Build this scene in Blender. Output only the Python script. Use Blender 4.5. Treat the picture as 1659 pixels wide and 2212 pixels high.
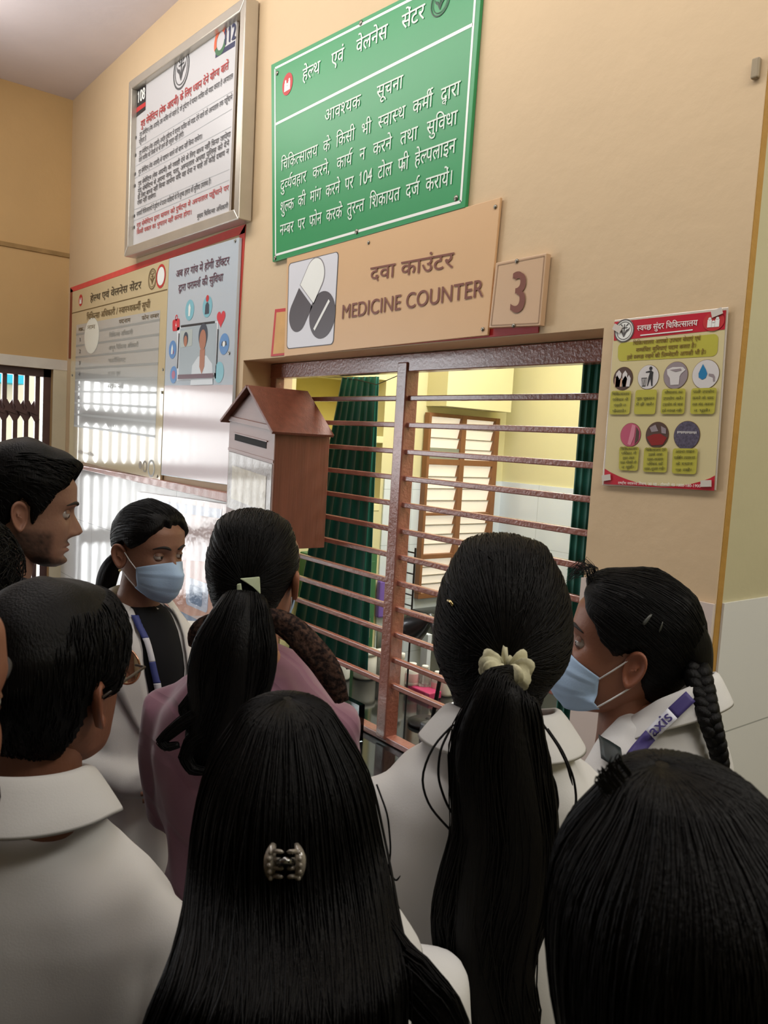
import bpy, bmesh, math, random
import numpy as np
from mathutils import Vector, Matrix, noise
from mathutils.bvhtree import BVHTree

for o in list(bpy.data.objects): bpy.data.objects.remove(o)
SC = bpy.context.scene
COL = SC.collection
PI = math.pi
random.seed(7); RNG = np.random.default_rng(7)

# ------------------------------------------------------------------ camera
YAW, PITCH, ROLL, FPX = 0.89975, 0.08798, 0.058512, 1725.6
CX, CY = 829.5, 1106.0
CAM = np.array([0.0, -1.6, 1.75])
FWD = np.array([-math.sin(YAW)*math.cos(PITCH), math.cos(YAW)*math.cos(PITCH), -math.sin(PITCH)])
_r = np.array([math.cos(YAW), math.sin(YAW), 0.0]); _u = np.cross(_r, FWD)
RGT = _r*math.cos(ROLL)+_u*math.sin(ROLL); UPV = -_r*math.sin(ROLL)+_u*math.cos(ROLL)
cd = bpy.data.cameras.new('camera'); co = bpy.data.objects.new('camera', cd); COL.objects.link(co)
co.matrix_world = Matrix(((RGT[0], UPV[0], -FWD[0], CAM[0]), (RGT[1], UPV[1], -FWD[1], CAM[1]), (RGT[2], UPV[2], -FWD[2], CAM[2]), (0, 0, 0, 1)))
cd.sensor_fit = 'AUTO'; cd.sensor_width = 36.0; cd.lens = FPX/2212*36.0
cd.clip_start = 0.05; cd.clip_end = 100
cd.dof.use_dof = True; cd.dof.focus_distance = 2.5; cd.dof.aperture_fstop = 16.0
SC.camera = co

# ------------------------------------------------------------------ world, lights, exposure
SC.view_settings.view_transform = 'Standard'; SC.view_settings.look = 'None'
SC.view_settings.exposure = -0.1; SC.view_settings.gamma = 1.0; SC.view_settings.use_curve_mapping = False
wd = bpy.data.worlds.new('daylight'); SC.world = wd; wd.use_nodes = True
bg = wd.node_tree.nodes['Background']; bg.inputs[0].default_value = (0.86, 0.93, 1.0, 1); bg.inputs[1].default_value = 3.0

def area(name, loc, target, sx, sy, power, col):
    l = bpy.data.lights.new(name, 'AREA'); l.shape = 'RECTANGLE'; l.size = sx; l.size_y = sy; l.energy = power; l.color = col
    o = bpy.data.objects.new(name, l); COL.objects.link(o); o.location = loc
    o.rotation_euler = (Vector(target)-Vector(loc)).to_track_quat('-Z', 'Y').to_euler()
    return o
area('gate_daylight', (-5.75, -1.25, 1.5), (-2.5, -1.0, 2.2), 2.2, 2.0, 98, (0.93, 0.97, 1.0))
area('added_hall_fill', (-2.1, -1.0, 3.55), (-2.1, 0.50, 2.3), 5.2, 0.4, 46, (1.0, 0.96, 0.91))  # unseen area light added to brighten the back wall
area('added_ceiling_fill', (-2.4, -1.0, 3.30), (-2.4, -1.0, 4.0), 5.0, 0.3, 9, (1.0, 0.96, 0.94))  # upward area light added to lighten the ceiling
area('added_side_fill', (-5.60, -2.95, 2.0), (-1.6, 0.1, 1.8), 1.1, 1.3, 48, (0.95, 0.97, 1.0))  # unseen side light added for the wall and grille front
area('added_wall_fill', (0.7, -0.70, 3.2), (-1.0, 0.5, 1.3), 0.9, 0.35, 11, (1.0, 0.95, 0.88))  # unseen area light added for the right part of the wall
area('added_dispensary_fill', (-2.0, 1.0, 2.85), (-2.0, 1.0, 0), 1.6, 0.9, 54, (1.0, 0.98, 0.92))  # unseen area light added under the dispensary ceiling
area('corridor_fill', (0.9, 1.0, 3.6), (0.9, 0.9, 0), 1.2, 0.8, 40, (1.0, 0.96, 0.88))  # unseen area light over the corridor

# ------------------------------------------------------------------ unprojection: a pixel of the photograph to a point of the room
def ray(px, py): return FWD + RGT*((px-CX)/FPX) - UPV*((py-CY)/FPX)
def atY(px, py, Y=0.0): d = ray(px, py); return CAM+d*((Y-CAM[1])/d[1])
def atX(px, py, X): d = ray(px, py); return CAM+d*((X-CAM[0])/d[0])
def atZ(px, py, Z): d = ray(px, py); return CAM+d*((Z-CAM[2])/d[2])
def at(px, py, dep): return CAM+ray(px, py)*dep

# ------------------------------------------------------------------ materials
def srgb(h):
    if isinstance(h, str):
        h = h.lstrip('#'); c = [int(h[i:i+2], 16)/255 for i in (0, 2, 4)]
    else: c = [v/255 for v in h]
    return tuple(v/12.92 if v <= .04045 else ((v+.055)/1.055)**2.4 for v in c)+(1.0,)
_M = {}
def mat(name, col, rough=.6, spec=.5, metal=0.0, var=0.0, vscale=8.0, bump=0.0, bscale=60.0, coat=0.0, stretch=(1, 1, 1), sheen=0.0, attr=None, col2=None, bdetail=6.0, trans=0.0, coatr=.06):
    if name in _M: return _M[name]
    m = bpy.data.materials.new(name); m.use_nodes = True; nt = m.node_tree; N = nt.nodes; L = nt.links
    b = N['Principled BSDF']; c = srgb(col)
    b.inputs['Base Color'].default_value = c; b.inputs['Roughness'].default_value = rough
    b.inputs['Specular IOR Level'].default_value = spec; b.inputs['Metallic'].default_value = metal
    b.inputs['Coat Weight'].default_value = coat; b.inputs['Coat Roughness'].default_value = coatr
    b.inputs['Transmission Weight'].default_value = trans
    if sheen: b.inputs['Sheen Weight'].default_value = sheen
    src = None
    if var or bump:
        tc = N.new('ShaderNodeTexCoord'); mp = N.new('ShaderNodeMapping'); mp.inputs['Scale'].default_value = stretch
        L.new(tc.outputs['Object'], mp.inputs['Vector'])
    if attr:
        at_ = N.new('ShaderNodeVertexColor'); at_.layer_name = attr; src = at_.outputs['Color']
    if var:
        nz = N.new('ShaderNodeTexNoise'); nz.inputs['Scale'].default_value = vscale; nz.inputs['Detail'].default_value = 5
        L.new(mp.outputs[0], nz.inputs['Vector'])
        mx = N.new('ShaderNodeMix'); mx.data_type = 'RGBA'; mx.blend_type = 'MULTIPLY' if not col2 else 'MIX'
        rp = N.new('ShaderNodeValToRGB')
        if col2:
            rp.color_ramp.elements[0].position = .42; rp.color_ramp.elements[1].position = .62
            L.new(nz.outputs['Fac'], rp.inputs[0]); L.new(rp.outputs[0], mx.inputs[0])
            mx.inputs[7].default_value = srgb(col2)
        else:
            mx.inputs[0].default_value = 1.0
            k = 1-var; rp.color_ramp.elements[0].color = (k, k, k, 1); rp.color_ramp.elements[0].position = .3
            rp.color_ramp.elements[1].position = .7
            L.new(nz.outputs['Fac'], rp.inputs[0]); L.new(rp.outputs[0], mx.inputs[7])
        if src: L.new(src, mx.inputs[6])
        else: mx.inputs[6].default_value = c
        src = mx.outputs[2]
    if src: L.new(src, b.inputs['Base Color'])
    if bump:
        n2 = N.new('ShaderNodeTexNoise'); n2.inputs['Scale'].default_value = bscale; n2.inputs['Detail'].default_value = bdetail
        L.new(mp.outputs[0], n2.inputs['Vector'])
        bp = N.new('ShaderNodeBump'); bp.inputs['Strength'].default_value = bump; bp.inputs['Distance'].default_value = .01
        L.new(n2.outputs['Fac'], bp.inputs['Height']); L.new(bp.outputs[0], b.inputs['Normal'])
    _M[name] = m
    return m
def mat_emit(name, col, strength):
    m = bpy.data.materials.new(name); m.use_nodes = True; b = m.node_tree.nodes['Principled BSDF']
    b.inputs['Base Color'].default_value = srgb(col); b.inputs['Emission Color'].default_value = srgb(col); b.inputs['Emission Strength'].default_value = strength
    b.inputs['Roughness'].default_value = .5
    return m
def mat_tile(name, col, grout, bw, bh, rough=.12):
    m = bpy.data.materials.new(name); m.use_nodes = True; nt = m.node_tree; N = nt.nodes; L = nt.links; b = N['Principled BSDF']
    tc = N.new('ShaderNodeTexCoord'); mp = N.new('ShaderNodeMapping'); L.new(tc.outputs['UV'], mp.inputs[0])
    br = N.new('ShaderNodeTexBrick'); br.offset = 0.0; br.inputs['Color1'].default_value = srgb(col); br.inputs['Color2'].default_value = srgb(col)
    br.inputs['Mortar'].default_value = srgb(grout); br.inputs['Scale'].default_value = 1.0; br.inputs['Mortar Size'].default_value = .0018
    br.inputs['Brick Width'].default_value = bw; br.inputs['Row Height'].default_value = bh; br.inputs['Mortar Smooth'].default_value = .1
    L.new(mp.outputs[0], br.inputs['Vector']); L.new(br.outputs['Color'], b.inputs['Base Color'])
    nz = N.new('ShaderNodeTexNoise'); nz.inputs['Scale'].default_value = 5.0; nz.inputs['Detail'].default_value = 2
    L.new(tc.outputs['Object'], nz.inputs['Vector'])
    ad = N.new('ShaderNodeMath'); ad.operation = 'MULTIPLY_ADD'; ad.inputs[1].default_value = -.25; nz.inputs['Scale'].default_value = 3.5; L.new(br.outputs['Fac'], ad.inputs[0]); L.new(nz.outputs['Fac'], ad.inputs[2])
    bp = N.new('ShaderNodeBump'); bp.inputs['Strength'].default_value = .10; bp.inputs['Distance'].default_value = .012
    L.new(ad.outputs[0], bp.inputs['Height']); L.new(bp.outputs[0], b.inputs['Normal'])
    b.inputs['Roughness'].default_value = rough; b.inputs['Specular IOR Level'].default_value = .6
    return m

# ------------------------------------------------------------------ mesh building
def tag(o, label=None, cat=None, group=None, kind=None):
    if label: o['label'] = label
    if cat: o['category'] = cat
    if group: o['group'] = group
    if kind: o['kind'] = kind
    return o
def empty(name, loc, label, cat, group=None, rz=0.0):
    o = bpy.data.objects.new(name, None); COL.objects.link(o); o.location = tuple(loc); o.rotation_euler = (0, 0, rz); o.empty_display_size = .1
    bpy.context.view_layer.update()
    return tag(o, label, cat, group)
class MB:
    def __init__(s): s.V = []; s.F = []; s.n = 0; s.C = []
    def add(s, V, F, col=None):
        V = np.asarray(V, float); s.V.append(V); s.F += [tuple(int(i)+s.n for i in f) for f in F]; s.n += len(V)
        s.C.append(np.ones((len(V), 3)) if col is None else np.broadcast_to(np.asarray(col, float), (len(V), 3)))
        return s
    def box(s, x0, x1, y0, y1, z0, z1):
        V = [(x, y, z) for x in (x0, x1) for y in (y0, y1) for z in (z0, z1)]
        return s.add(V, [(0, 1, 3, 2), (4, 6, 7, 5), (0, 4, 5, 1), (2, 3, 7, 6), (0, 2, 6, 4), (1, 5, 7, 3)])
    def bar(s, a, b, w, h, up=(0, 0, 1)):
        a = np.asarray(a, float); b = np.asarray(b, float); d = b-a; d /= np.linalg.norm(d)
        sd = np.cross(d, up); sd /= np.linalg.norm(sd); u = np.cross(sd, d)
        V = [p+sd*w/2*i+u*h/2*j for p in (a, b) for i, j in ((-1, -1), (1, -1), (1, 1), (-1, 1))]
        return s.add(V, [(3, 2, 1, 0), (4, 5, 6, 7), (0, 1, 5, 4), (1, 2, 6, 5), (2, 3, 7, 6), (3, 0, 4, 7)])
    def grid(s, P, cu=True, capa=True, capb=True, col=None):
        P = np.asarray(P, float); n, m = P.shape[:2]; F = []
        for i in range(n-1):
            for j in range(m if cu else m-1):
                k = (j+1) % m
                F.append((i*m+j, i*m+k, (i+1)*m+k, (i+1)*m+j))
        if cu and capa: F.append(tuple(range(m-1, -1, -1)))
        if cu and capb: F.append(tuple((n-1)*m+j for j in range(m)))
        return s.add(P.reshape(-1, 3), F, col)
    def tube(s, path, rad, n=10, flat=1.0, col=None):
        P = np.asarray(path, float); R = np.broadcast_to(np.asarray(rad, float), (len(P),))
        T = np.gradient(P, axis=0); T /= np.linalg.norm(T, axis=1)[:, None]+1e-12
        ref = np.array([0.31, .17, .93]) if abs(T[0][2]) < .9 else np.array([0.93, .3, .1])
        rings = []; a = np.arange(n)*2*PI/n
        for i in range(len(P)):
            u = ref-T[i]*(ref@T[i]); u /= np.linalg.norm(u); ref = u; v = np.cross(T[i], u)
            rings.append(P[i]+R[i]*(np.cos(a)[:, None]*u*flat+np.sin(a)[:, None]*v))
        return s.grid(np.array(rings), col=col)
    def rings(s, rows, n=28, e=2.0):
        """rows: (cx, cy, cz, rx, ry) horizontal superellipse rings"""
        a = np.arange(n)*2*PI/n; P = []
        for cx, cy, cz, rx, ry in rows:
            c, q = np.cos(a), np.sin(a)
            P.append(np.stack([cx+rx*np.sign(c)*abs(c)**(2/e), cy+ry*np.sign(q)*abs(q)**(2/e), np.full(n, cz)], 1))
        return s.grid(np.array(P))
    def lathe(s, prof, c=(0, 0, 0), n=24):
        a = np.arange(n)*2*PI/n
        return s.grid(np.array([np.stack([c[0]+r*np.cos(a), c[1]+r*np.sin(a), np.full(n, c[2]+z)], 1) for r, z in prof]))
    def sphere(s, c, r, n=16, m=10):
        r = np.broadcast_to(np.asarray(r, float), (3,)); a = np.arange(n)*2*PI/n
        P = [np.stack([c[0]+r[0]*math.sin(t)*np.cos(a), c[1]+r[1]*math.sin(t)*np.sin(a), np.full(n, c[2]-r[2]*math.cos(t))], 1) for t in np.linspace(.02, PI-.02, m)]
        return s.grid(np.array(P))
    def prism(s, poly, y0, y1):
        """poly: list of 3-D points in order, extruded from offset y0 to y1 along Y"""
        p = np.asarray(poly, float); n = len(p); A = p.copy(); B = p.copy(); A[:, 1] += y0; B[:, 1] += y1
        F = [tuple(range(n)), tuple(range(2*n-1, n-1, -1))]+[(i, i+n, (i+1) % n+n, (i+1) % n) for i in range(n)]
        return s.add(np.vstack([A, B]), F)
    def arr(s): return np.vstack(s.V)
def wm(o): return wm(o.parent) @ o.matrix_basis if o.parent else o.matrix_basis.copy()
def obj(name, mb, m, parent=None, smooth=False, bevel=0.0, col=False, local=False, wn=False):
    """one mesh object; vertex data is in world space unless local, and is moved into the parent's space"""
    V = mb.arr(); me = bpy.data.meshes.new(name)
    if parent is not None and not local:
        inv = np.array(wm(parent).inverted()); V = V@inv[:3, :3].T+inv[:3, 3]
    o = bpy.data.objects.new(name, me); COL.objects.link(o)
    if parent is None and not local:
        c = np.array([V[:, 0].mean(), V[:, 1].mean(), V[:, 2].min()]); V = V-c; o.location = c
    me.from_pydata(V.tolist(), [], mb.F); me.update()
    if col:
        ca = me.color_attributes.new('pig', 'FLOAT_COLOR', 'POINT')
        C = np.vstack(mb.C); ca.data.foreach_set('color', np.hstack([C, np.ones((len(C), 1))]).ravel())
    if m: me.materials.append(m)
    if smooth: me.polygons.foreach_set('use_smooth', [True]*len(me.polygons))
    if parent is not None: o.parent = parent
    if bevel:
        b = o.modifiers.new('bevel', 'BEVEL'); b.width = bevel; b.segments = 2; b.limit_method = 'ANGLE'
    return o
def struct(name, mb, m, **k): return tag(obj(name, mb, m, **k), kind='structure')
def boxuv(o):
    """UV in metres by dominant face axis (for tiles)"""
    me = o.data; uv = me.uv_layers.new(name='UVMap')
    for p in me.polygons:
        n = p.normal; ax = max(range(3), key=lambda i: abs(n[i]))
        for li in p.loop_indices:
            c = me.vertices[me.loops[li].vertex_index].co+o.location
            uv.data[li].uv = (c.y, c.z) if ax == 0 else (c.x, c.z) if ax == 1 else (c.x, c.y)
    return o

# ------------------------------------------------------------------ lettering (Devanagari is set glyph by glyph with conjuncts)
_G = {}; _tc = bpy.data.curves.new('glyphs', 'FONT'); _to = bpy.data.objects.new('glyphs', _tc); COL.objects.link(_to)
def _ev(body, off):
    _tc.body = body; _tc.offset = off; bpy.context.view_layer.update()
    e = _to.evaluated_get(bpy.context.evaluated_depsgraph_get()); m = e.to_mesh()
    V = np.array([v.co[:2] for v in m.vertices]).reshape(-1, 2); F = [tuple(p.vertices) for p in m.polygons]; e.to_mesh_clear()
    if body == '1': n = len(V); V = np.vstack([V, [(.06, .50), (.22, .56), (.22, .682), (.20, .682)]]); F.append((n, n+1, n+2, n+3))
    return V, F
def glyph(ch, off):
    k = (ch, off)
    if k not in _G:
        V, F = _ev(ch, off); W, _ = _ev(ch+'क', 0.0)
        _G[k] = (V, F, (W[:, 0].max()-.777) if len(W) else .3)
    return _G[k]
CONS = set('कखगघङचछजझञटठडढणतथदधनपफबभमयरलवशषसह'); MATRA = set('ािीुूृेैोौॉ'); MARK = set('ंँः'); STEM = set('खगघचजझञणतथधनपबभमयलवशषस')
def _clip(V, F, x):
    oV, oF = [], []
    for f in F:
        P = [V[i] for i in f]; Q = []
        for a, b in zip(P, P[1:]+P[:1]):
            ia, ib = a[0] <= x, b[0] <= x
            if ia: Q.append(a)
            if ia != ib: t = (x-a[0])/(b[0]-a[0]); Q.append(a+(b-a)*t)
        if len(Q) > 2: oF.append(tuple(range(len(oV), len(oV)+len(Q)))); oV += Q
    return np.array(oV).reshape(-1, 2), oF
def shape(word, off):
    out = []; x = 0.0; i = 0; w = word
    def put(ch, dx=0, dy=0, sx=1, sy=1, clip=None, mirror=False, adv=True):
        nonlocal x
        V, F, a = glyph(ch, off)
        if clip: V, F = _clip(V, F, clip); a = clip
        if mirror: V = V*[-1, 1]
        if len(V): out.append((V*[sx, sy]+[x+dx, dy], F))
        if adv: x += a*sx
    while i < len(w):
        c = w[i]
        if c not in CONS: put(c); i += 1; continue
        cl = [c]; i += 1
        while i+1 < len(w) and w[i] == '्' and w[i+1] in CONS: cl.append(w[i+1]); i += 2
        ms = []
        while i < len(w) and (w[i] in MATRA or w[i] in MARK): ms.append(w[i]); i += 1
        reph = rak = vb = False
        if len(cl) > 1 and cl[0] == 'र': reph = True; cl = cl[1:]
        if len(cl) > 1 and cl[-1] == 'र': rak = True; cl = cl[:-1]
        if len(cl) > 1 and cl[-2] == 'द' and cl[-1] == 'व': vb = True; cl = cl[:-1]
        if 'ि' in ms: put('ि')
        for h in cl[:-1]: put(h, clip=(glyph(h, 0.0)[2]-(.16 if h == 'ल' else .185)) if h in STEM else glyph(h, 0.0)[2]*.72)
        x0 = x; put(cl[-1]); bw = x-x0
        if vb: out.append((glyph('व', off)[0]*[.62, .5]+[x0+.12, -.2], glyph('व', off)[1]))
        if rak: out.append((np.array([[-.30, .19], [-.02 if False else -.16, .30], [-.14, .24], [-.27, .12]])+[x-.03, -.02], [(0, 1, 2, 3)]))
        for m in ms:
            if m != 'ि' and m not in MARK: put(m)
        if reph: V, F, a = glyph('े', off); out.append((V*[-1, 1]+[x-.42, 0], F))
        for m in ms:
            if m in MARK: put(m, dx=.12 if reph else 0)
    return out, x
def text_mesh(s, off=0.0, xs=1.0, width=None, wide=False):
    """flat glyph mesh; baseline at 0, shirorekha .622; word gaps are stretched to the asked width"""
    ws = s.split(' '); sh = [shape(w, 0.0) for w in ws]; tot = sum(a for _, a in sh)*xs; gap = .26*xs
    if width is not None:
        if wide and len(ws) > 1: gap = (width-tot)/(len(ws)-1)
        if not wide or len(ws) == 1 or gap < .16*xs:
            k = width/(tot+.30*xs*(len(ws)-1)); xs *= k; gap = .30*xs
    V, F, x, n = [], [], 0.0, 0; gi = 0
    for g, a in sh:
        for gv, gf in g:
            gi += 1
            for e in ((-off*.9, off*.5, 2), (off*.9, -off*.5, 4)) if off > .008 else ((0, 0, 0),):   # struck twice for weight
                V.append(np.column_stack([gv*[xs, 1]+[x+e[0], e[1]], np.full(len(gv), e[2]+gi % 2)])); F += [tuple(i+n for i in f) for f in gf]; n += len(gv)
        x += a*xs+gap
    return np.vstack(V), F, x-gap

class Board:
    """prints on a flat face at Y = y: everything is laid out in real wall coordinates"""
    def __init__(s, root, y): s.root = root; s.y = y; s.acc = {}
    def w(s, p): return atY(p[0], p[1], s.y)
    def _add(s, name, m, P, F, lift):
        P = np.asarray(P, float).copy(); P[:, 1] = s.y-lift*.0006
        s.acc.setdefault((name, m.name), (MB(), m))[0].add(P, F)
    def poly(s, name, pts, m, lift=1, world=False):
        P = np.array(pts if world else [s.w(p) for p in pts]); s._add(name, m, P, [tuple(range(len(P)))], lift)
    def line(s, name, a, b, wid, m, lift=1):
        A, B = s.w(a), s.w(b); d = B-A; d /= np.linalg.norm(d); n = np.array([-d[2], 0, d[0]])*wid/2
        s._add(name, m, [A-n, B-n, B+n, A+n], [(0, 1, 2, 3)], lift)
    def disc(s, name, c, r, m, lift=1, rx=1.0, a0=0, a1=2*PI, n=40, ring=None, C=None):
        C = s.w(c) if C is None else C; a = np.linspace(a0, a1, n, endpoint=(a1-a0 < 6.28))
        P = np.stack([C[0]+r*rx*np.cos(a), np.full(n, s.y), C[2]+r*np.sin(a)], 1)
        if ring:
            Q = np.stack([C[0]+r*rx*ring*np.cos(a), np.full(n, s.y), C[2]+r*ring*np.sin(a)], 1)
            s._add(name, m, np.vstack([P, Q]), [(i, (i+1) % n, (i+1) % n+n, i+n) for i in range(n if a1-a0 > 6.28 else n-1)], lift)
        else: s._add(name, m, P, [tuple(range(n))], lift)
    def shape2(s, name, C, sc, pts, m, lift=2):
        """small drawing: points in units of sc about the world point C"""
        s._add(name, m, [(C[0]+x*sc, s.y, C[2]+z*sc) for x, z in pts], [tuple(range(len(pts)))], lift)
    def rrect(s, name, pts, rad, m, lift=1):
        P = [s.w(p) for p in pts]; out = []
        for i in range(4):
            p, a, b = P[i], P[i-1], P[(i+1) % 4]; u = (a-p)/np.linalg.norm(a-p); v = (b-p)/np.linalg.norm(b-p)
            for t in np.linspace(0, PI/2, 6): out.append(p+u*rad*(1-math.sin(t))+v*rad*(1-math.cos(t)))
        s._add(name, m, out, [tuple(range(len(out)))], lift)
    def text(s, t, a, b, h, m, off=0.0, xs=.9, lift=3, name='lettering', cap=.622, fit=True, wide=False):
        A, B = s.w(a), s.w(b); top = s.w((a[0], a[1]-h)); k = (top[2]-A[2])/cap; L = np.linalg.norm(B-A); d = (B-A)/L
        V, F, W = text_mesh(t, off, xs, L/k if fit else None, wide)
        P = A+V[:, :1]*k*d+V[:, 1:2]*k*np.array([0, 0, 1.0])
        s._add(name, m, P, F, lift+V[:, 2]*.2)
    def family(s, c, r, mr, mw, lift=2, rx=1.0):
        C = s.w(c); s.disc('health_mission_logo', None, r, mr, lift, C=C, rx=rx)
        for dx, hh, w in ((-.36, 1.0, .2), (.36, 1.0, .2), (0, .6, .14)):
            s.disc('health_mission_logo', None, r*.15*(.8+.2*hh), mw, lift+1, C=C+np.array([dx*r*rx, 0, r*(-.55+hh*.85)]), n=14, rx=rx)
            s.shape2('health_mission_logo', C, r, [((dx-w)*rx, -.6), ((dx+w)*rx, -.6), ((dx+w)*rx, -.6+hh*.8), ((dx-w)*rx, -.6+hh*.8)], mw, lift+1)
    def seal(s, c, r, m, lift=2, bgm=None):
        C = s.w(c)
        if bgm: s.disc('state_seal', None, r*1.0, bgm, lift, C=C)
        s.disc('state_seal', None, r, m, lift+1, C=C, ring=.9)
        s.disc('state_seal', None, r*.78, m, lift+1, C=C, ring=.93)
        for sg in (-1, 1):
            s.shape2('state_seal', C, r, [(sg*.08, -.5), (sg*.22, -.2), (sg*.5, .02), (sg*.58, .3), (sg*.42, .12), (sg*.2, .06), (sg*.06, -.2)], m, lift+1)
            s.shape2('state_seal', C, r, [(sg*.1, .32), (sg*.3, .42), (sg*.46, .6), (sg*.26, .54)], m, lift+1)
        s.shape2('state_seal', C, r, [(-.05, -.55), (.05, -.55), (.05, .55), (-.05, .55)], m, lift+1)
        s.shape2('state_seal', C, r, [(-.34, .28), (.34, .28), (.3, .2), (-.3, .2)], m, lift+1)
    def done(s):
        for (n, _), (mb, m) in s.acc.items(): obj(n, mb, m, s.root)
def panel(name, pts, y, thick, m, label, cat, group=None, part='panel', bevel=.0015):
    P = [atY(p[0], p[1], y) for p in pts]; c = np.mean(P, 0); c[1] = y+thick; c[2] = min(p[2] for p in P)
    r = empty(name, c, label, cat, group)
    obj(part, MB().prism(P, 0, thick), m, r, bevel=bevel)
    return r, Board(r, y)
def crop(ox, oy, k): return lambda *p: (ox+p[0]*k, oy+p[1]*k)
def screws(root, pts, y, m, r=.006, name='screw'):
    for p in pts:
        c = atY(p[0], p[1], y); mb = MB(); a = np.arange(10)*2*PI/10
        mb.grid(np.array([np.stack([c[0]+q*np.cos(a), np.full(10, c[1]-h), c[2]+q*np.sin(a)], 1) for q, h in ((r, 0), (r*.9, .003), (r*.3, .0045))]))
        obj(name, mb, m, root, smooth=True)

# ------------------------------------------------------------------ surfaces
XL, XR, ZC = -5.4, 2.6, 3.77          # hall: left wall, right wall, ceiling
WX0, WX1, WZ0, WZ1, WT = -3.01, -1.212, .70, 2.05, .24   # dispensary window in the back wall
PX = -.868                             # outer corner of the back wall
M_wall = mat('cream_distemper', '#d6bc97', .62, .35, var=.08, vscale=1.7, bump=.24, bscale=13)
M_wallL = mat('ochre_distemper', '#cfac78', .7, .3, var=.14, vscale=1.3, bump=.25, bscale=20)
M_ceil = mat('white_ceiling', '#e2d9dc', .8, .2, var=.08, vscale=2, bump=.1, bscale=20)
M_side = mat('pale_green_cream_paint', '#c6be9a', .6, .35, var=.07, vscale=2, bump=.12, bscale=18)
M_must = mat('mustard_edge', '#b98d45', .6, .3, var=.15, vscale=9, bump=.3, bscale=30)
M_tile = mat_tile('white_wall_tile', '#dfe0de', '#a7aaa8', .60, .385, .10)
M_tile2 = mat_tile('pale_blue_wall_tile', '#d8e2ea', '#b4bfc6', .30, .30, .12)
M_floor = mat('speckled_floor', '#67625b', .35, .5, var=.25, vscale=40, bump=.05)
M_yel = mat('pale_yellow_paint', '#dcd6a8', .6, .3, var=.06, vscale=2.0, bump=.1, bscale=15)
M_yel2 = mat('deep_yellow_paint', '#c8b868', .65, .3, var=.10, vscale=2.5, bump=.1, bscale=15)

struct('floor', MB().box(XL-.2, XR+.15, -4.6, 2.6, -.1, 0), M_floor)
struct('ceiling', MB().box(XL-.2, XR+.15, -4.6, 2.6, ZC, ZC+.12), M_ceil)
mb = MB()
mb.box(XL, WX0, 0, WT, 0, ZC); mb.box(WX1, PX, 0, WT, 0, ZC); mb.box(WX0, WX1, 0, WT, WZ1, ZC); mb.box(WX0, WX1, 0, WT, 0, WZ0-.05)
struct('wall_back', mb, M_wall)
GY0, GY1, GZ = -.085, -2.25, 2.085     # gate opening in the left wall
mb = MB(); mb.box(XL-.15, XL, GY0, 0, 0, ZC); mb.box(XL-.15, XL, -4.5, -3.55, 0, ZC); mb.box(XL-.15, XL, -3.55, -2.35, 0, 1.3); mb.box(XL-.15, XL, -3.55, -2.35, 2.7, ZC); mb.box(XL-.15, XL, -2.35, GY1, 0, ZC); mb.box(XL-.15, XL, GY1, GY0, GZ, ZC)
struct('wall_left', mb, M_wallL)
wf = MB()
for a_, b_, c_, d_ in ((-3.55, -3.50, 1.3, 2.7), (-2.40, -2.35, 1.3, 2.7), (-2.97, -2.93, 1.351, 2.649), (-3.499, -2.401, 1.3, 1.35), (-3.499, -2.401, 2.65, 2.7)): wf.box(XL-.10, XL-.05, a_, b_, c_, d_)
struct('added_window', wf, mat('brown_window_wood', '#8c5f3c', .5, .4, var=.2, vscale=10, bump=.1))  # window and its opening added out of view for the side light
struct('trim_1', MB().box(XL, XL+.012, GY1-.1, -.001, GZ, GZ+.065), mat('pale_lintel', '#dcd5c8', .6, .3, var=.1))
struct('trim_2', MB().box(XL, XL+.008, -4.4, -.001, 2.80, 2.826), mat('dark_crack_band', '#a98a5c', .8, .2, var=.3, vscale=12))
struct('trim_3', MB().box(XL, XL+.01, GY0-.0, -.001, 0, GZ), mat('pale_jamb', '#d7cdb0', .5, .4, var=.12, vscale=4, bump=.1))
struct('wall_front', MB().box(XL-.15, XR, -4.6, -4.5, 0, ZC), mat('brown_distemper', '#7d6a52', .7))
struct('wall_right', MB().box(XR, XR+.15, -4.5, 2.5, 0, ZC), M_side)
# outer face of the dispensary along the corridor
struct('wall_corridor', MB().box(PX-.13, PX+.0004, .02, 2.5, 0, ZC), M_side)
struct('trim_4', MB().box(PX-.05, PX+.0010, .004, .026, 0, ZC), M_must)
struct('wall_corridor_end', MB().box(PX, XR, 2.5, 2.6, 0, ZC), M_side)
def tiles(name, mb, m): o = struct(name, mb, m); boxuv(o); return o
tiles('trim_5', MB().box(XL+.001, WX0, -.012, 0, 0, 1.475), M_tile)
tiles('trim_6', MB().box(WX1+.0, PX+.001, -.010, 0, 0, 1.448), mat_tile('pinkish_wall_tile', '#d9cbc2', '#b5a79e', .62, .4, .2))
tiles('trim_7', MB().box(PX-.006, PX+.006, .026, 2.5, 0, 1.448), M_tile)
tiles('trim_8', MB().box(WX0, WX1, -.010, 0, 0, WZ0-.05), M_tile)
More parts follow.
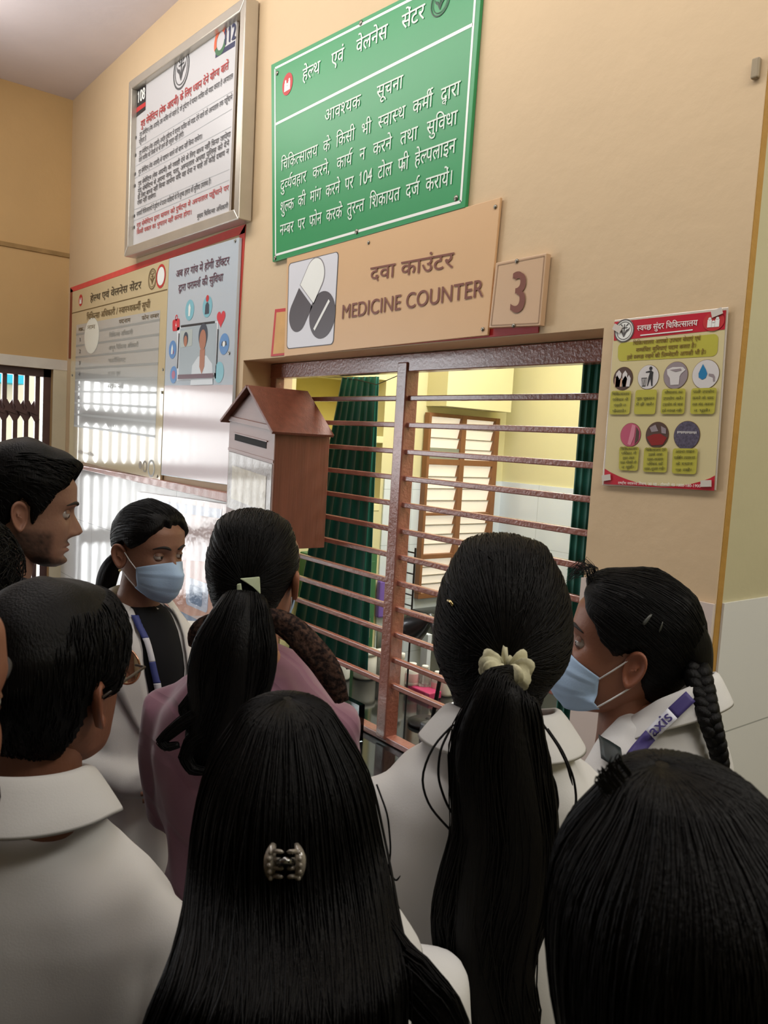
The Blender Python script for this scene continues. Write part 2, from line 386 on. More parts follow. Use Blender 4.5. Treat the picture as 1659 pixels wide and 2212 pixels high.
# dispensary behind the window
DX0, DY1, DZ = -3.30, 1.90, 3.0
NY0, NY1, NZ0, NZ1 = .44, .985, 1.42, 2.35   # shelf recess in its left wall
mb = MB()
mb.box(DX0-.3, DX0, WT, NY0, 0, DZ); mb.box(DX0-.3, DX0, NY1, 2.0, 1.555, DZ) ; mb.box(DX0-.3, DX0, NY0, NY1, NZ1, DZ)
mb.box(DX0-.3, DX0, NY0, NY1, 0, NZ0-.03); mb.box(DX0-.3, DX0, NY1, 2.0, 0, 1.555)
struct('wall_dispensary_left', mb, M_yel)
struct('wall_recess', MB().box(DX0-.32, DX0-.29, NY0-.02, NY1+.02, NZ0-.05, NZ1), M_yel2)
struct('wall_dispensary_back', MB().box(DX0-.3, PX-.13, DY1, DY1+.1, 0, DZ), M_yel)
struct('ceiling_dispensary', MB().box(DX0-.3, PX-.13, WT, DY1, DZ, DZ+.1), M_yel)
tiles('trim_9', MB().box(DX0, DX0+.010, NY1+.02, DY1, 0, 1.555), M_tile2)
tiles('trim_10', MB().box(DX0, PX-.13, DY1-.010, DY1, 0, 1.555), M_tile2)
struct('trim_11', MB().box(DX0, DX0+.16, 1.27, 1.765, 1.955, 2.55), M_yel)     # beam over the louvred window
# shelves in the recess
wd_y = mat('yellow_shelf_edge', '#e6e0ae', .55, .35, var=.05)
sh = []
for zz in (NZ0, 1.775, 2.10):
    o = obj('wall_shelf', MB().box(DX0-.29, DX0+.004, NY0, NY1, zz-.035, zz), wd_y, bevel=.003); sh.append(o)
for o, l in zip(sh, ('lowest yellow shelf in the recess behind the green curtain', 'middle yellow shelf in the recess behind the green curtain', 'top yellow shelf in the recess behind the green curtain')): tag(o, l, 'shelf', 'recess shelves')
mb = MB().box(DX0-.28, DX0+.003, .655, .68, NZ0, 1.74); tag(obj('shelf_divider', mb, wd_y), 'upright yellow divider between the recess shelves', 'divider')
M_paper = mat('white_paper', '#e7ebf2', .6, .3)
for i, (y, z, h, l) in enumerate(((.50, 1.776, .05, 'white paper stack on the middle shelf beside the torn twine'), (.52, NZ0+.001, .13, 'white packet standing at the back of the lowest recess shelf'))):
    tag(obj('paper_stack' if i == 0 else 'packet', MB().box(DX0-.2, DX0-.01, y-.045, y+.045, z, z+h), M_paper, bevel=.003), l, 'paper' if i == 0 else 'packet')

# louvred window of the dispensary, in its left wall
M_wood = mat('brown_window_wood', '#8c5f3c', .5, .4, var=.2, vscale=10, bump=.1)
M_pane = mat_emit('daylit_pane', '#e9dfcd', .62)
M_pane2 = mat('dusty_glass', '#8d9384', .3, .5)
M_lshade = mat('louvre_shadow_grey', '#8b8476', .6)  # grey of the solid strips that draw shade lines between louvres
y0, y1, z0, z1 = 1.255, 1.80, .93, 1.92
w = empty('louvre_window', (DX0+.03, (y0+y1)/2, z0), 'brown wooden window with bright horizontal louvres behind the grille', 'window')
mb = MB(); X0, X1 = DX0+.010, DX0+.05; ym = 1.50
for a, b in ((y0, y0+.018), (ym, ym+.035), (y1-.035, y1)): mb.box(X0, X1, a, b, z0, z1)
for a, b in ((z0-.03, z0), (z1-.02, z1), (1.64, 1.672), (1.36, 1.375), (1.12, 1.145)): mb.box(X0+.002, X1-.002, y0+.001, y1-.001, a, b)
obj('frame', mb, M_wood, w, bevel=.002)
for ya, yb in ((y0+.018, ym), (ym+.035, y1-.035)):
    for za, zb, dark in ((1.672, 1.9, 0), (1.375, 1.64, 0), (1.145, 1.36, 0), (z0, 1.12, 0)):
        n = 4; mb = MB()
        for k in range(n):
            a = za+(zb-za)*k/n; b = za+(zb-za)*(k+1)/n
            mb.add([(X0+.006, ya, a), (X0+.006, yb, a), (X0+.022, yb, b), (X0+.022, ya, b), (X0+.003, ya, a), (X0+.003, yb, a), (X0+.019, yb, b), (X0+.019, ya, b)], [(0, 1, 2, 3), (7, 6, 5, 4), (3, 2, 6, 7)])
        obj('louvre_pane', mb, M_pane, w)
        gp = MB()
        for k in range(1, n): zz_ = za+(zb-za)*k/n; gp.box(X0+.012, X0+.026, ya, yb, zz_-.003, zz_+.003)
        obj('louvre_shadow_strip', gp, M_lshade, w)
    if ya < 1.4: obj('dusty_pane', MB().box(X0+.024, X0+.027, ya, yb, 1.672, 1.73), M_pane2, w)

# ------------------------------------------------------------------ grille in the window
M_red = mat('red_oxide_enamel', '#985f50', .26, .5, var=.2, vscale=22, bump=.3, bscale=90, coat=.6, coatr=.2)
GYF = .13
g = empty('window_grille', ((WX0+WX1)/2, GYF, WZ0), 'red oxide steel grille with horizontal bars filling the counter window', 'grille')
fr = MB(); fr.box(WX0, WX1, GYF, GYF+.045, WZ1-.062, WZ1-.002); fr.box(WX0, WX1, GYF, GYF+.045, WZ0, WZ0+.022)
fr.box(WX0+.001, WX0+.045, GYF+.0015, GYF+.044, WZ0+.001, WZ1-.003); fr.box(WX1-.04, WX1-.001, GYF+.0015, GYF+.044, WZ0+.001, WZ1-.003)
obj('frame', fr, M_red, g, bevel=.003)
mx = (atY(870, 800, GYF)[0]+atY(822, 1585, GYF)[0])/2
obj('mullion', MB().box(mx-.022, mx+.03, GYF-.006, GYF+.05, WZ0+.01, WZ1-.03), M_red, g, bevel=.004)
for k in range(12):
    z = 1.90-.0905*k
    obj('bar', MB().box(WX0+.02, WX1-.02, GYF+.008, GYF+.028, z-.009, z+.009), M_red, g, bevel=.003)
# granite counter
M_gran = mat('black_granite', '#17191a', .08, .6, var=.3, vscale=120)
tag(obj('counter_slab', MB().box(WX0+.0, WX1-.0, -.24, .78, WZ0-.05, WZ0-.002), M_gran, bevel=.004), 'black polished granite counter running through the window', 'counter')
M_glass = mat('clear_glass', '#dfeee8', .02, .5, trans=1.0)
tag(obj('glass_sheet', MB().box(-2.75, mx-.03, .05, .075, WZ0, WZ0+.13), M_glass), 'low clear glass sheet standing on the granite along the bottom bar', 'glass')

# ------------------------------------------------------------------ folding gate in the left wall
M_gate = mat('maroon_gate_paint', '#5b403c', .4, .5, var=.2, vscale=20)
gt = empty('folding_gate', (XL-.08, (GY0+GY1)/2, 0), 'dark maroon folding steel gate with bright slots in the left wall', 'gate')
gx = XL-.075; pit = .0655; nch = int((GY0-GY1-.06)/pit)
obj('head_rail', MB().box(gx-.03, gx+.03, GY1, GY0, GZ-.05, GZ), M_gate, gt); obj('side_post', MB().box(gx-.03, gx+.03, GY0-.045, GY0, 0, GZ), M_gate, gt)
for k in range(nch):
    y = GY0-.075-pit*k
    obj('channel', MB().box(gx-.012, gx+.012, y-.0135, y+.0135, .02, GZ-.04), M_gate, gt)
lat = MB()
for zc in (1.81, 1.46, 1.0, .5):
    for k in range(nch-1):
        y = GY0-.075-pit*k
        for sg in (-1, 1):
            lat.bar((gx+.016*sg+.0025*(k % 2), y, zc-.06*sg), (gx+.016*sg+.0025*(k % 2), y-pit*1.02, zc+.06*sg), .006, .034, up=(0, .7, .7))
            lat.bar((gx+.022*sg+.0025*(k % 2), y, zc+.006-.018*sg), (gx+.022*sg+.0025*(k % 2), y-pit*1.02, zc-.006+.018*sg), .006, .022, up=(0, .7, .7))
obj('scissor_lattice', lat, M_gate, gt)
# what stands outside the gate
M_out = mat('sunlit_plaster', '#e2d3b6', .8, .2, var=.1, vscale=1)
struct('ground_outside', MB().box(-16, XL-.15, -9, 6, -.12, -.02), mat('pale_paving', '#b9b1a2', .9, .2, var=.1))
bd = empty('outside_building', (-13.5, -1.5, 0), 'pale building across the yard seen through the gate slots', 'building')
obj('wall', MB().box(-14, -13.2, -9, 6, 0, 2.6), M_out, bd)
obj('awning', MB().box(-13.2, -12.6, -1.4, 1.6, 2.28, 2.60), mat('teal_awning', '#2fa6b8', .6, .3), bd)

# ------------------------------------------------------------------ signs on the back wall
K_red = mat('print_red', '#c02a2c', .5); K_white = mat('print_white', '#eef0ea', .45); K_black = mat('print_black', '#1d1b1e', .5)
K_brown = mat('print_brown', '#7a4433', .5); K_grey = mat('print_grey', '#55504f', .5); K_navy = mat('print_navy', '#23284e', .5)
K_screw = mat('screw_steel', '#8d8a80', .35, .5, metal=.8)
# green notice
G_green = mat('notice_green', '#2c9358', .38, .5, var=.06, vscale=3)
c1 = crop(560, 0, 500/1659)
r, B = panel('notice_board', [(585.6, 140), (1045, -93), (1004.5, 447.5), (588.6, 566)], -.014, .012, G_green, 'green notice board with white Hindi lettering above the medicine counter sign', 'sign')
ins = [(594, 148), (1031.5, -74), (995.5, 435.5), (595.5, 551)]
for i in range(4): B.line('border_line', ins[i], ins[(i+1) % 4], .0085, K_white)
B.line('border_line', c1(120, 890), c1(1530, 176), .010, K_white)
G_txt = mat('notice_white', '#d9e6da', .5)
for t, a, b, h, o, xs in (('हेल्थ एवं वेलनेस सेंटर', (312, 588), (1185, 132), 84, .016, 1.0), ('आवश्यक सूचना', (470, 878), (1030, 630), 80, .012, 1.0),
        ('चिकित्सालय के किसी भी स्वास्थ कर्मी द्वारा', (158, 1226), (1440, 677), 72, .010, .92), ('दुर्व्यवहार करने, कार्य न करने तथा सुविधा', (155, 1372), (1420, 888), 72, .010, .92),
        ('शुल्क की मांग करने पर 104 टोल फ्री हेल्पलाइन', (152, 1530), (1408, 1092), 74, .010, .8), ('नम्बर पर फोन करके तुरन्त शिकायत दर्ज करायें।', (150, 1692), (1390, 1318), 74, .010, .8)):
    B.text(t, c1(*a), c1(*b), h*.3014, G_txt, o, xs, wide=True)
B.family(c1(204, 603), .040, K_red, K_white, rx=.93)
B.seal(c1(1300, 10), .042, mat('seal_dark_green', '#123f2a', .5))
B.done(); screws(r, [c1(130, 525), c1(730, 165), c1(700, 1660), c1(1412, 1420), c1(115, 1850)], -.014, K_screw, .009)

# old painted sign patch behind the medicine sign, then the sign itself
c4 = crop(560, 420, 660/1659)
r, B = panel('painted_patch', [(593.8, 668), (1166, 600), (1163, 719), (584.7, 770)], -.0025, .002, K_red, 'old orange painted panel with red edges showing behind the medicine counter sign', 'painted panel')
B.poly('orange_field', [(597.5, 675), (1150, 610), (1150, 700), (590, 765)], mat('old_orange_paint', '#d9a866', .6, var=.15, vscale=14)); B.done()
M_tan = mat('tan_sign_sheet', '#d9b184', .42, .45, var=.03, vscale=3)
r, B = panel('medicine_counter_sign', [(619.7, 557), (1081, 426), (1053, 724), (613.7, 770)], -.012, .008, M_tan, 'tan sign reading MEDICINE COUNTER with a capsule pictogram', 'sign')
B.rrect('pictogram_plate', [c4(160, 375), c4(434, 308), c4(405, 815), c4(149, 841)], .018, K_grey)
B.rrect('pictogram_plate', [c4(164, 379), c4(430, 313), c4(401, 811), c4(153, 836)], .016, mat('pictogram_white', '#dcdde3', .4), 2)
M_dk = mat('pictogram_charcoal', '#4c464b', .4)
def pill(pa, pb, r_, m, lift, half=None):
    a, b = B.w(c4(*pa)), B.w(c4(*pb)); d = b-a; L = np.linalg.norm(d); d /= L; n = np.array([-d[2], 0, d[0]]); P = []
    t0, t1 = (0, 1) if half is None else half
    if t0 == 0: P += [a+r_*(-d*math.sin(t)+n*math.cos(t)) for t in np.linspace(0, PI, 16)]
    else: P += [a+d*L*t0+n*r_, a+d*L*t0-n*r_]
    if t1 == 1: P += [b+r_*(d*math.sin(t)-n*math.cos(t)) for t in np.linspace(0, PI, 16)]
    else: P += [a+d*L*t1-n*r_, a+d*L*t1+n*r_]
    B.poly('pictogram', P, m, lift, world=True)
pill((212, 655), (305, 440), .062, M_dk, 3, (0, .46)); pill((212, 655), (305, 440), .064, mat('pictogram_line', '#8c888c', .4), 3, (.52, 1)); pill((212, 655), (305, 440), .060, K_white, 4, (.54, 1))
B.disc('pictogram', c4(343, 655), .083, M_dk, 3)
B.line('pictogram', c4(300, 735), c4(383, 575), .012, K_white, 4)
B.text('दवा काउंटर', c4(603, 470), c4(1055, 396), 70*.3978, K_brown, .014, .95); B.text('MEDICINE COUNTER', c4(447, 677), c4(1218, 553), 76*.3978, K_brown, .012, .8, cap=.70)
B.done(); screws(r, [c4(595, 262), c4(1283, 68), c4(1215, 732)], -.012, K_screw, .006)
r, B = panel('number_plate', [(1071, 568), (1180.6, 546.5), (1166.6, 703), (1056, 708)], -.022, .018, mat('tan_plate', '#cfae8c', .35, .5), 'tan plate bearing a large brown number 3', 'number plate')
ed = [(1076, 573), (1176, 553), (1163, 698), (1061, 703)]
for i in range(4): B.line('border_line', ed[i], ed[(i+1) % 4], .003, mat('plate_groove', '#a07f60', .5))
B.text('3', c4(1358, 640), c4(1450, 631), 212*.3978, K_brown, .03, 1.0, cap=.70); B.done(); screws(r, [c4(1400, 362), c4(1382, 713)], -.022, K_screw, .006, 'clip')

# framed notice high on the left
M_alu = mat('brushed_aluminium', '#c4bdb0', .32, .5, metal=.55, var=.1, vscale=8)
c2 = crop(240, 0, 320/1264)
oq = [(278, 177), (531, -10), (514.7, 472), (267.8, 554.5)]
YF = -.065
P = [atY(p[0], p[1], YF) for p in oq]; cc = np.mean(P, 0); cc[1] = 0; cc[2] = P[3][2]
r = empty('framed_notice', cc, 'framed white notice with 108 and 112 logos high on the left', 'notice board')
U = (P[1]-P[0])/np.linalg.norm(P[1]-P[0]); fw = .044
for i in range(4):
    a, b = P[i], P[(i+1) % 4]; d = (b-a)/np.linalg.norm(b-a); n = np.array([d[2], 0, -d[0]])
    n = n if n@(np.mean(P, 0)-a) > 0 else -n
    obj('frame_rail', MB().prism([a, b, b+n*fw-d*fw, a+n*fw+d*fw], 0, .06), M_alu, r, bevel=.004)
iq = [c2(205, 700), c2(1078, 28), c2(1003, 1832), c2(172, 2120)]
PB = [atY(p[0], p[1], -.035) for p in iq]
obj('panel', MB().prism(PB, 0, .01), mat('grey_ribbed_sheet', '#c8c7c8', .28, .5), r)  # plain pale grey sheet
B = Board(r, -.035)
B.poly('logo_108', [c2(216, 772), c2(299, 722), c2(295, 938), c2(214, 1003)], K_black); B.poly('logo_108', [c2(215, 925), c2(296, 868), c2(295, 905), c2(215, 965)], K_red, 2)
B.text('108', c2(226, 885), c2(292, 838), 95*.2532, K_white, .03, .7, cap=.7, name='logo_108')
B.seal(c2(600, 592), .088, mat('seal_grey', '#4a4a4c', .5))
B.poly('logo_112', [c2(912, 215), c2(1072, 108), c2(1069, 165), c2(910, 270)], K_red)
B.poly('logo_112', [c2(892, 455), c2(1060, 345), c2(1056, 395), c2(890, 497)], K_navy)
B.disc('logo_112', c2(935, 350), .06, mat('logo_orange', '#d8603a', .5), 2, a0=.3, a1=3.6, ring=.62); B.disc('logo_112', c2(935, 355), .055, mat('logo_green', '#3c6b45', .5), 2, a0=3.5, a1=6.2, ring=.62)
B.text('112', c2(960, 392), c2(1066, 325), 132*.2532, K_navy, .03, .8, cap=.7, name='logo_112')
K_red2 = mat('print_red_notice', '#b3302e', .5); K_txt = mat('print_charcoal', '#3b3a3e', .5)
B.text('गुड सेमेरिटन (नेक आदमी) के लिए ध्यान देने योग्य बातें', c2(255, 1092), c2(1003, 590), 52*.2532, K_red2, .022, .8)
S1 = 'गुड सेमेरिटन (नेक आदमी) '
for t, a, b, m in ((S1+'उस व्यक्ति को कहते हैं, जो दुर्घटना में घायल व्यक्ति की मदद करता है अस्पताल', (245, 1172), (1040, 668), 0), ('पहुँचाता है', (240, 1232), (300, 1195), 0),
        (S1+'अर्थात दुर्घटना में घायल व्यक्ति को मदद देने वाले को अस्पताल तक पहुँचाने', (240, 1330), (1035, 850), 0), ('वाले व्यक्ति को किसी से भी डरने की जरूरत नहीं होगी।', (238, 1388), (622, 1160), 0),
        (S1+'से पहचान बताने को बाध्य नहीं किया जायेगा।', (235, 1490), (780, 1182), 0), (S1+'को गवाही देने के लिए बाध्य नहीं किया जायेगा', (232, 1590), (1020, 1165), 0),
        ('गुड सेमेरिटन से अपना नाम, पता, अस्पताल अथवा पुलिस को देने', (230, 1650), (1008, 1240), 0), ('के लिए बाध्य नहीं किया जायेगा यदि वह देना न चाहे तो कोई दबाव न', (228, 1705), (1005, 1310), 0), ('रोका नहीं जायेगा।', (225, 1752), (385, 1678), 0),
        ('सरकारी चिकित्सालयों में दुर्घटना में घायल व्यक्तियों के निःशुल्क इलाज की सुविधा उपलब्ध है।', (220, 1848), (855, 1568), 0), ('गुड सेमेरिटन द्वारा घायल को दुर्घटना में अस्पताल पहुँचाने पर', (220, 1945), (1005, 1622), 1),
        ('किसी प्रकार का भुगतान नहीं करना होगा।', (220, 2005), (690, 1828), 1), ('मुख्य चिकित्सा अधिकारी', (735, 1868), (1000, 1772), 0)):
    B.text(t, c2(*a), c2(*b), 34*.2532, K_red2 if m else K_txt, .012, .75)
for y in (1190, 1340, 1500, 1600, 1858, 1955): B.disc('lettering', c2(214-(y-1190)*.02, y-15), .009, K_txt, 2, n=10)
for a, b in (((212, 1270), (1040, 775)), ((210, 1420), (1030, 930)), ((205, 1520), (1025, 1080)), ((200, 1790), (1010, 1445)), ((195, 1885), (1008, 1535))): B.line('ruled_line', c2(*a), c2(*b), .003, mat('rule_grey', '#a9abad', .5))
B.done()

# staff list board and village doctor board with painted border, plus ledge
c3 = crop(120, 480, 440/1622)
K_bord = mat('red_border_paint', '#dd554d', .6, .3, var=.1, vscale=15); K_bord2 = mat('dark_border_paint', '#8a4a36', .6, .3)
def flatq(name, pts, y, th, m, label, cat, **k):
    P = [atY(p[0], p[1], y) for p in pts]; return tag(obj(name, MB().prism(P, 0, th), m, **k), label, cat)
rb = empty('painted_border', (-4.2, -.002, 1.5), 'red painted border around the two boards on the left wall end', 'painted border')
for nm, pts, m in (('top_band', [c3(118, 522), c3(1512, 15), c3(1508, 85), c3(905, 288), c3(118, 560)], K_bord), ('right_band', [c3(1512, 15), c3(1420, 1480), c3(1375, 1500), c3(1464, 100)], K_bord), ('left_band', [c3(118, 522), c3(138, 545), c3(122, 1085), c3(103, 1085)], K_bord2)):
    obj(nm, MB().prism([atY(p[0], p[1], -.003) for p in pts], 0, .0025), m, rb)
M_bd1 = mat('cream_board', '#d3c39c', .16, .55, bump=.10, bscale=3.0, bdetail=1.0, coat=1.0, coatr=.05)
r, B = panel('staff_list_board', [(156.6, 630.6), (365, 558.7), (345.7, 1037.5), (148.5, 991)], -.018, .014, M_bd1, 'glossy cream staff list board with a ruled table', 'notice board')
K_o = mat('print_olive', '#6a5634', .5); K_row = mat('print_row_grey', '#bfc1bd', .18, coat=1.0); K_rl = mat('row_rule', '#9da09c', .3); K_pale = mat('faint_print', '#8b8b84', .4)
B.text('हेल्थ एवं वेलनेस सेंटर', c3(278, 637), c3(683, 527), 48*.2713, mat('print_dark_olive', '#4d4230', .5), .02, .8)
B.line('ruled_line', c3(130, 726), c3(890, 536), .006, K_o)
B.text('चिकित्सा अधिकारी / स्वास्थ्यकर्मी सूची', c3(250, 780), c3(755, 680), 42*.2713, K_o, .016, .75)
B.family(c3(201, 622), .035, K_red, K_white); B.seal(c3(772, 452), .052, K_o); B.disc('programme_ring', c3(840, 430), .058, K_red, 2, ring=.8); B.disc('programme_ring', c3(840, 430), .044, K_white, 2)
def uv3(u, v):  # fraction of the board face
    tl, tr, br, bl = [np.array(p) for p in ((156.6, 630.6), (365, 558.7), (345.7, 1037.5), (148.5, 991))]
    return tuple(tl*(1-u)*(1-v)+tr*u*(1-v)+br*u*v+bl*(1-u)*v)
B.poly('table', [uv3(.05, .205), uv3(.93, .225), uv3(.93, .80), uv3(.05, .80)], K_row)
rows = [.262+.067*k for k in range(9)]
for v in rows: B.line('ruled_line', uv3(.05, v), uv3(.93, v+.008), .012, K_rl, 2)
B.text('क्र.', uv3(.075, .246), uv3(.14, .248), 7, K_o, .01, .8); B.text('नाम', uv3(.17, .247), uv3(.25, .249), 8, K_o, .01); B.text('पदनाम', uv3(.5, .25), uv3(.62, .252), 8, K_o, .01); B.text('फोन नम्बर', uv3(.74, .255), uv3(.92, .258), 8, K_o, .01)
for k in range(7):
    v = rows[k]+.045; B.text(str(k+1), uv3(.085, v), uv3(.105, v), 8, K_grey, .01, cap=.7)
for k, t in ((0, 'चिकित्सा अधिकारी'), (1, 'आयुष चिकित्सा अधिकारी'), (2, 'फार्मेसिस्ट'), (3, 'ए एन एम'), (4, 'स्टाफ नर्स'), (7, 'एल टी')): B.text(t, uv3(.40, rows[k]+.05), uv3(.44+.013*len(t), rows[k]+.053), 8, K_pale, .004, .7)
mb_c = B.w(uv3(.215, .285)); B.disc('blank_sticker', None, .105, mat('sticker_cream', '#e6e6d8', .3), 3, C=mb_c, rx=1.25)
B.disc('bottom_logo', uv3(.83, .952), .03, K_o, 2, ring=.7); B.disc('bottom_logo', uv3(.90, .955), .045, K_pale, 2, ring=.75); B.disc('bottom_logo', uv3(.78, .95), .02, K_o, 2); B.text('राष्ट्रीय स्वास्थ्य मिशन', uv3(.1, .955), uv3(.28, .956), 6, K_o, .01)
B.done(); screws(r, [uv3(.02, .5), uv3(.985, .5), uv3(.97, .985)], -.018, K_screw, .008)

M_bd2 = mat('pale_blue_board', '#c3d0da', .18, .55, bump=.12, bscale=3.0, bdetail=1.0, coat=1.0, coatr=.07)
M_bd3 = mat('pinkish_lower_board', '#d5c5c6', .2, .55, bump=.12, bscale=3.0, bdetail=1.0, coat=1.0, coatr=.09)
r, B = panel('village_doctor_board', [(365.5, 558.7), (516, 512.6), (493.9, 1048), (347.9, 1026)], -.020, .015, M_bd2, 'glossy pale blue board showing a video call with a doctor', 'notice board')
B.poly('lower_sheet', [c3(868, 1300), c3(1414, 1295), c3(1378, 2090), c3(845, 2004)], M_bd3)
K_mar = mat('print_maroon', '#5c3344', .5)
B.text('अब हर गांव में होगी डॉक्टर', c3(960, 442), c3(1385, 335), 52*.2713, K_mar, .014, .75); B.text('द्वारा परामर्श की सुविधा', c3(980, 557), c3(1335, 467), 52*.2713, K_mar, .014, .75)
K_cy = mat('icon_cyan', '#7fbcc8', .4); K_bl = mat('icon_blue', '#5d8fc4', .4); K_dark = mat('icon_dark', '#3a4452', .4)
for (x, y), rr, m in (((1069, 700), .047, K_cy), ((1210, 672), .047, K_cy), ((933, 1015), .043, K_bl), ((1344, 970), .045, K_bl), ((941, 1215), .041, K_bl), ((1303, 1195), .045, K_cy)): B.disc('icon', c3(x, y), rr, m, 2)
C = B.w(c3(1069, 700)); B.shape2('icon', C, .034, [(-.3, -.8), (.2, -.8), (.35, .3), (0, .9), (-.35, .5)], K_white, 3)
C = B.w(c3(1210, 672)); B.shape2('icon', C, .036, [(-.6, -.9), (.6, -.9), (.5, .2), (.2, .5), (-.2, .5), (-.5, .2)], K_dark, 3); B.disc('icon', None, .015, K_red, 3, C=C+np.array([0, 0, .035]))
C = B.w(c3(933, 1015)); B.shape2('icon', C, .03, [(-.5, -.7), (.1, -.7), (.2, .2), (-.1, .9), (-.4, .3)], K_white, 3); B.shape2('icon', C, .03, [(.3, -.8), (.6, -.5), (.45, 0)], K_red, 3)
C = B.w(c3(1344, 970)); B.shape2('icon', C, .033, [(-.8, -.2), (.8, -.2), (.6, .35), (-.6, .35)], K_dark, 3); B.disc('icon', None, .012, K_white, 4, C=C)
C = B.w(c3(941, 1215)); B.disc('icon', None, .02, mat('icon_pink', '#b06a86', .4), 3, C=C)
K_fa = mat('icon_red', '#d2313f', .4); C = B.w(c3(962, 822)); B.rrect('icon', [c3(933, 780), c3(990, 765), c3(990, 860), c3(933, 870)], .012, K_fa, 2); B.disc('icon', None, .014, K_fa, 2, C=C+np.array([0, 0, .036]), ring=.6)
B.shape2('icon', C, .02, [(-.1, -.9), (.35, .15), (.02, .15), (.15, .9), (-.35, -.1), (0, -.1)], K_white, 3)
C = B.w(c3(1319, 765)); hp = [(16*math.sin(t)**3/17, (13*math.cos(t)-5*math.cos(2*t)-2*math.cos(3*t)-math.cos(4*t))/17) for t in np.linspace(0, 2*PI, 32, endpoint=False)]; B.shape2('icon', C, .042, hp, K_fa, 2)
B.poly('tablet_picture', [c3(970, 838), c3(1298, 786), c3(1278, 1245), c3(968, 1262)], mat('tablet_edge', '#e2e6ea', .35), 2)
B.poly('tablet_picture', [c3(1000, 822), c3(1272, 786), c3(1272, 805), c3(1000, 840)], K_black, 3); B.poly('tablet_picture', [c3(982, 885), c3(990, 885), c3(977, 1165), c3(969, 1165)], K_black, 3); B.poly('tablet_picture', [c3(1292, 852), c3(1300, 852), c3(1288, 1130), c3(1280, 1130)], K_black, 3)
B.poly('tablet_picture', [c3(994, 846), c3(1286, 800), c3(1276, 1200), c3(982, 1222)], mat('screen_grey', '#aab7bd', .35), 3); B.poly('tablet_picture', [c3(982, 1216), c3(1264, 1203), c3(1262, 1240), c3(980, 1250)], mat('screen_bar', '#6b4f5b', .35), 9)
B.poly('tablet_picture', [c3(1000, 868), c3(1095, 850), c3(1090, 985), c3(998, 1000)], mat('inset_grey', '#b8c2bd', .35), 4)
sk = mat('print_skin', '#b0765c', .4); kc = mat('print_coat', '#d5dce0', .4)
def bust(c, h, lift):
    C = B.w(c3(*c)); B.shape2('tablet_picture', C, h, [(-1.35, -2.45), (1.35, -2.45), (1.2, -1.4), (.5, -.95), (-.5, -.95), (-1.2, -1.4)], kc, lift)
    B.shape2('tablet_picture', C, h, [(-.3, -1.5), (0, -1.9), (.3, -1.5), (.3, -.6), (-.3, -.6)], sk, lift+1); B.disc('tablet_picture', None, h*.62, K_dark, lift+1, C=C+np.array([0, 0, h*.12]), rx=.86); B.disc('tablet_picture', None, h*.54, sk, lift+2, C=C-np.array([0, 0, h*.12]), rx=.74)
bust((1178, 920), .085, 4); C = B.w(c3(1041, 930)); B.disc('tablet_picture', None, .032, K_dark, 5, C=C, rx=.8); B.disc('tablet_picture', None, .025, sk, 6, C=C-np.array([0, 0, .01]), rx=.72)
B.done(); screws(r, [c3(1432, 150), c3(1385, 1042), c3(848, 1355)], -.020, K_screw, .008)
M_ledge = mat('pinkish_ledge_paint', '#b57a6a', .35, .5, var=.3, vscale=9, coat=.4, bump=.2)
P0, P1 = atY(149, 994, -.035), atY(490, 1052, -.035); P1[0] = WX0-.02
tag(obj('ledge', MB().add([(P0[0], -.035, 1.497), (P1[0], -.035, 1.497), (P1[0], 0, 1.497), (P0[0], 0, 1.497), (P0[0], -.035, 1.475), (P1[0], -.035, 1.455), (P1[0], 0, 1.455), (P0[0], 0, 1.475)], [(0, 1, 2, 3), (7, 6, 5, 4), (0, 4, 5, 1), (3, 2, 6, 7), (0, 3, 7, 4), (1, 5, 6, 2)]), M_ledge, bevel=.004), 'pinkish brown wooden ledge under the two left boards', 'ledge')

# plastic-wrapped poster on the tiles behind the masked girl
M_film = mat('plastic_wrapped_print', '#d9c4c0', .1, .6, bump=1.0, bscale=7, bdetail=3, coat=1.0, coatr=.08)
r, B = panel('wrapped_poster', [(296, 1062), (500, 1090), (492, 1440), (288, 1440)], -.026, .012, M_film, 'crinkled plastic wrapped pink poster on the tiles behind the masked girl', 'poster')
M_pk = mat('wrapped_print_pink', '#d8a693', .12, .5, bump=.8, bscale=8, coat=1.0); M_wb = mat('wrapped_print_blue', '#7e95b4', .12, .5, bump=.8, bscale=8, coat=1.0); M_lb = mat('wrapped_print_pale', '#c6cfe2', .12, .5, bump=.8, bscale=8, coat=1.0)
B.poly('print', [(330, 1205), (470, 1215), (462, 1330), (330, 1330)], M_pk); B.rrect('print', [(402, 1245), (452, 1262), (448, 1325), (402, 1305)], .02, M_lb, 2); B.rrect('print', [(410, 1262), (438, 1272), (436, 1312), (410, 1300)], .015, M_wb, 3)
B.poly('print', [(380, 1315), (440, 1345), (436, 1385), (380, 1350)], M_wb, 2); B.poly('print', [(300, 1075), (480, 1100), (478, 1120), (300, 1095)], M_lb, 2); B.done()

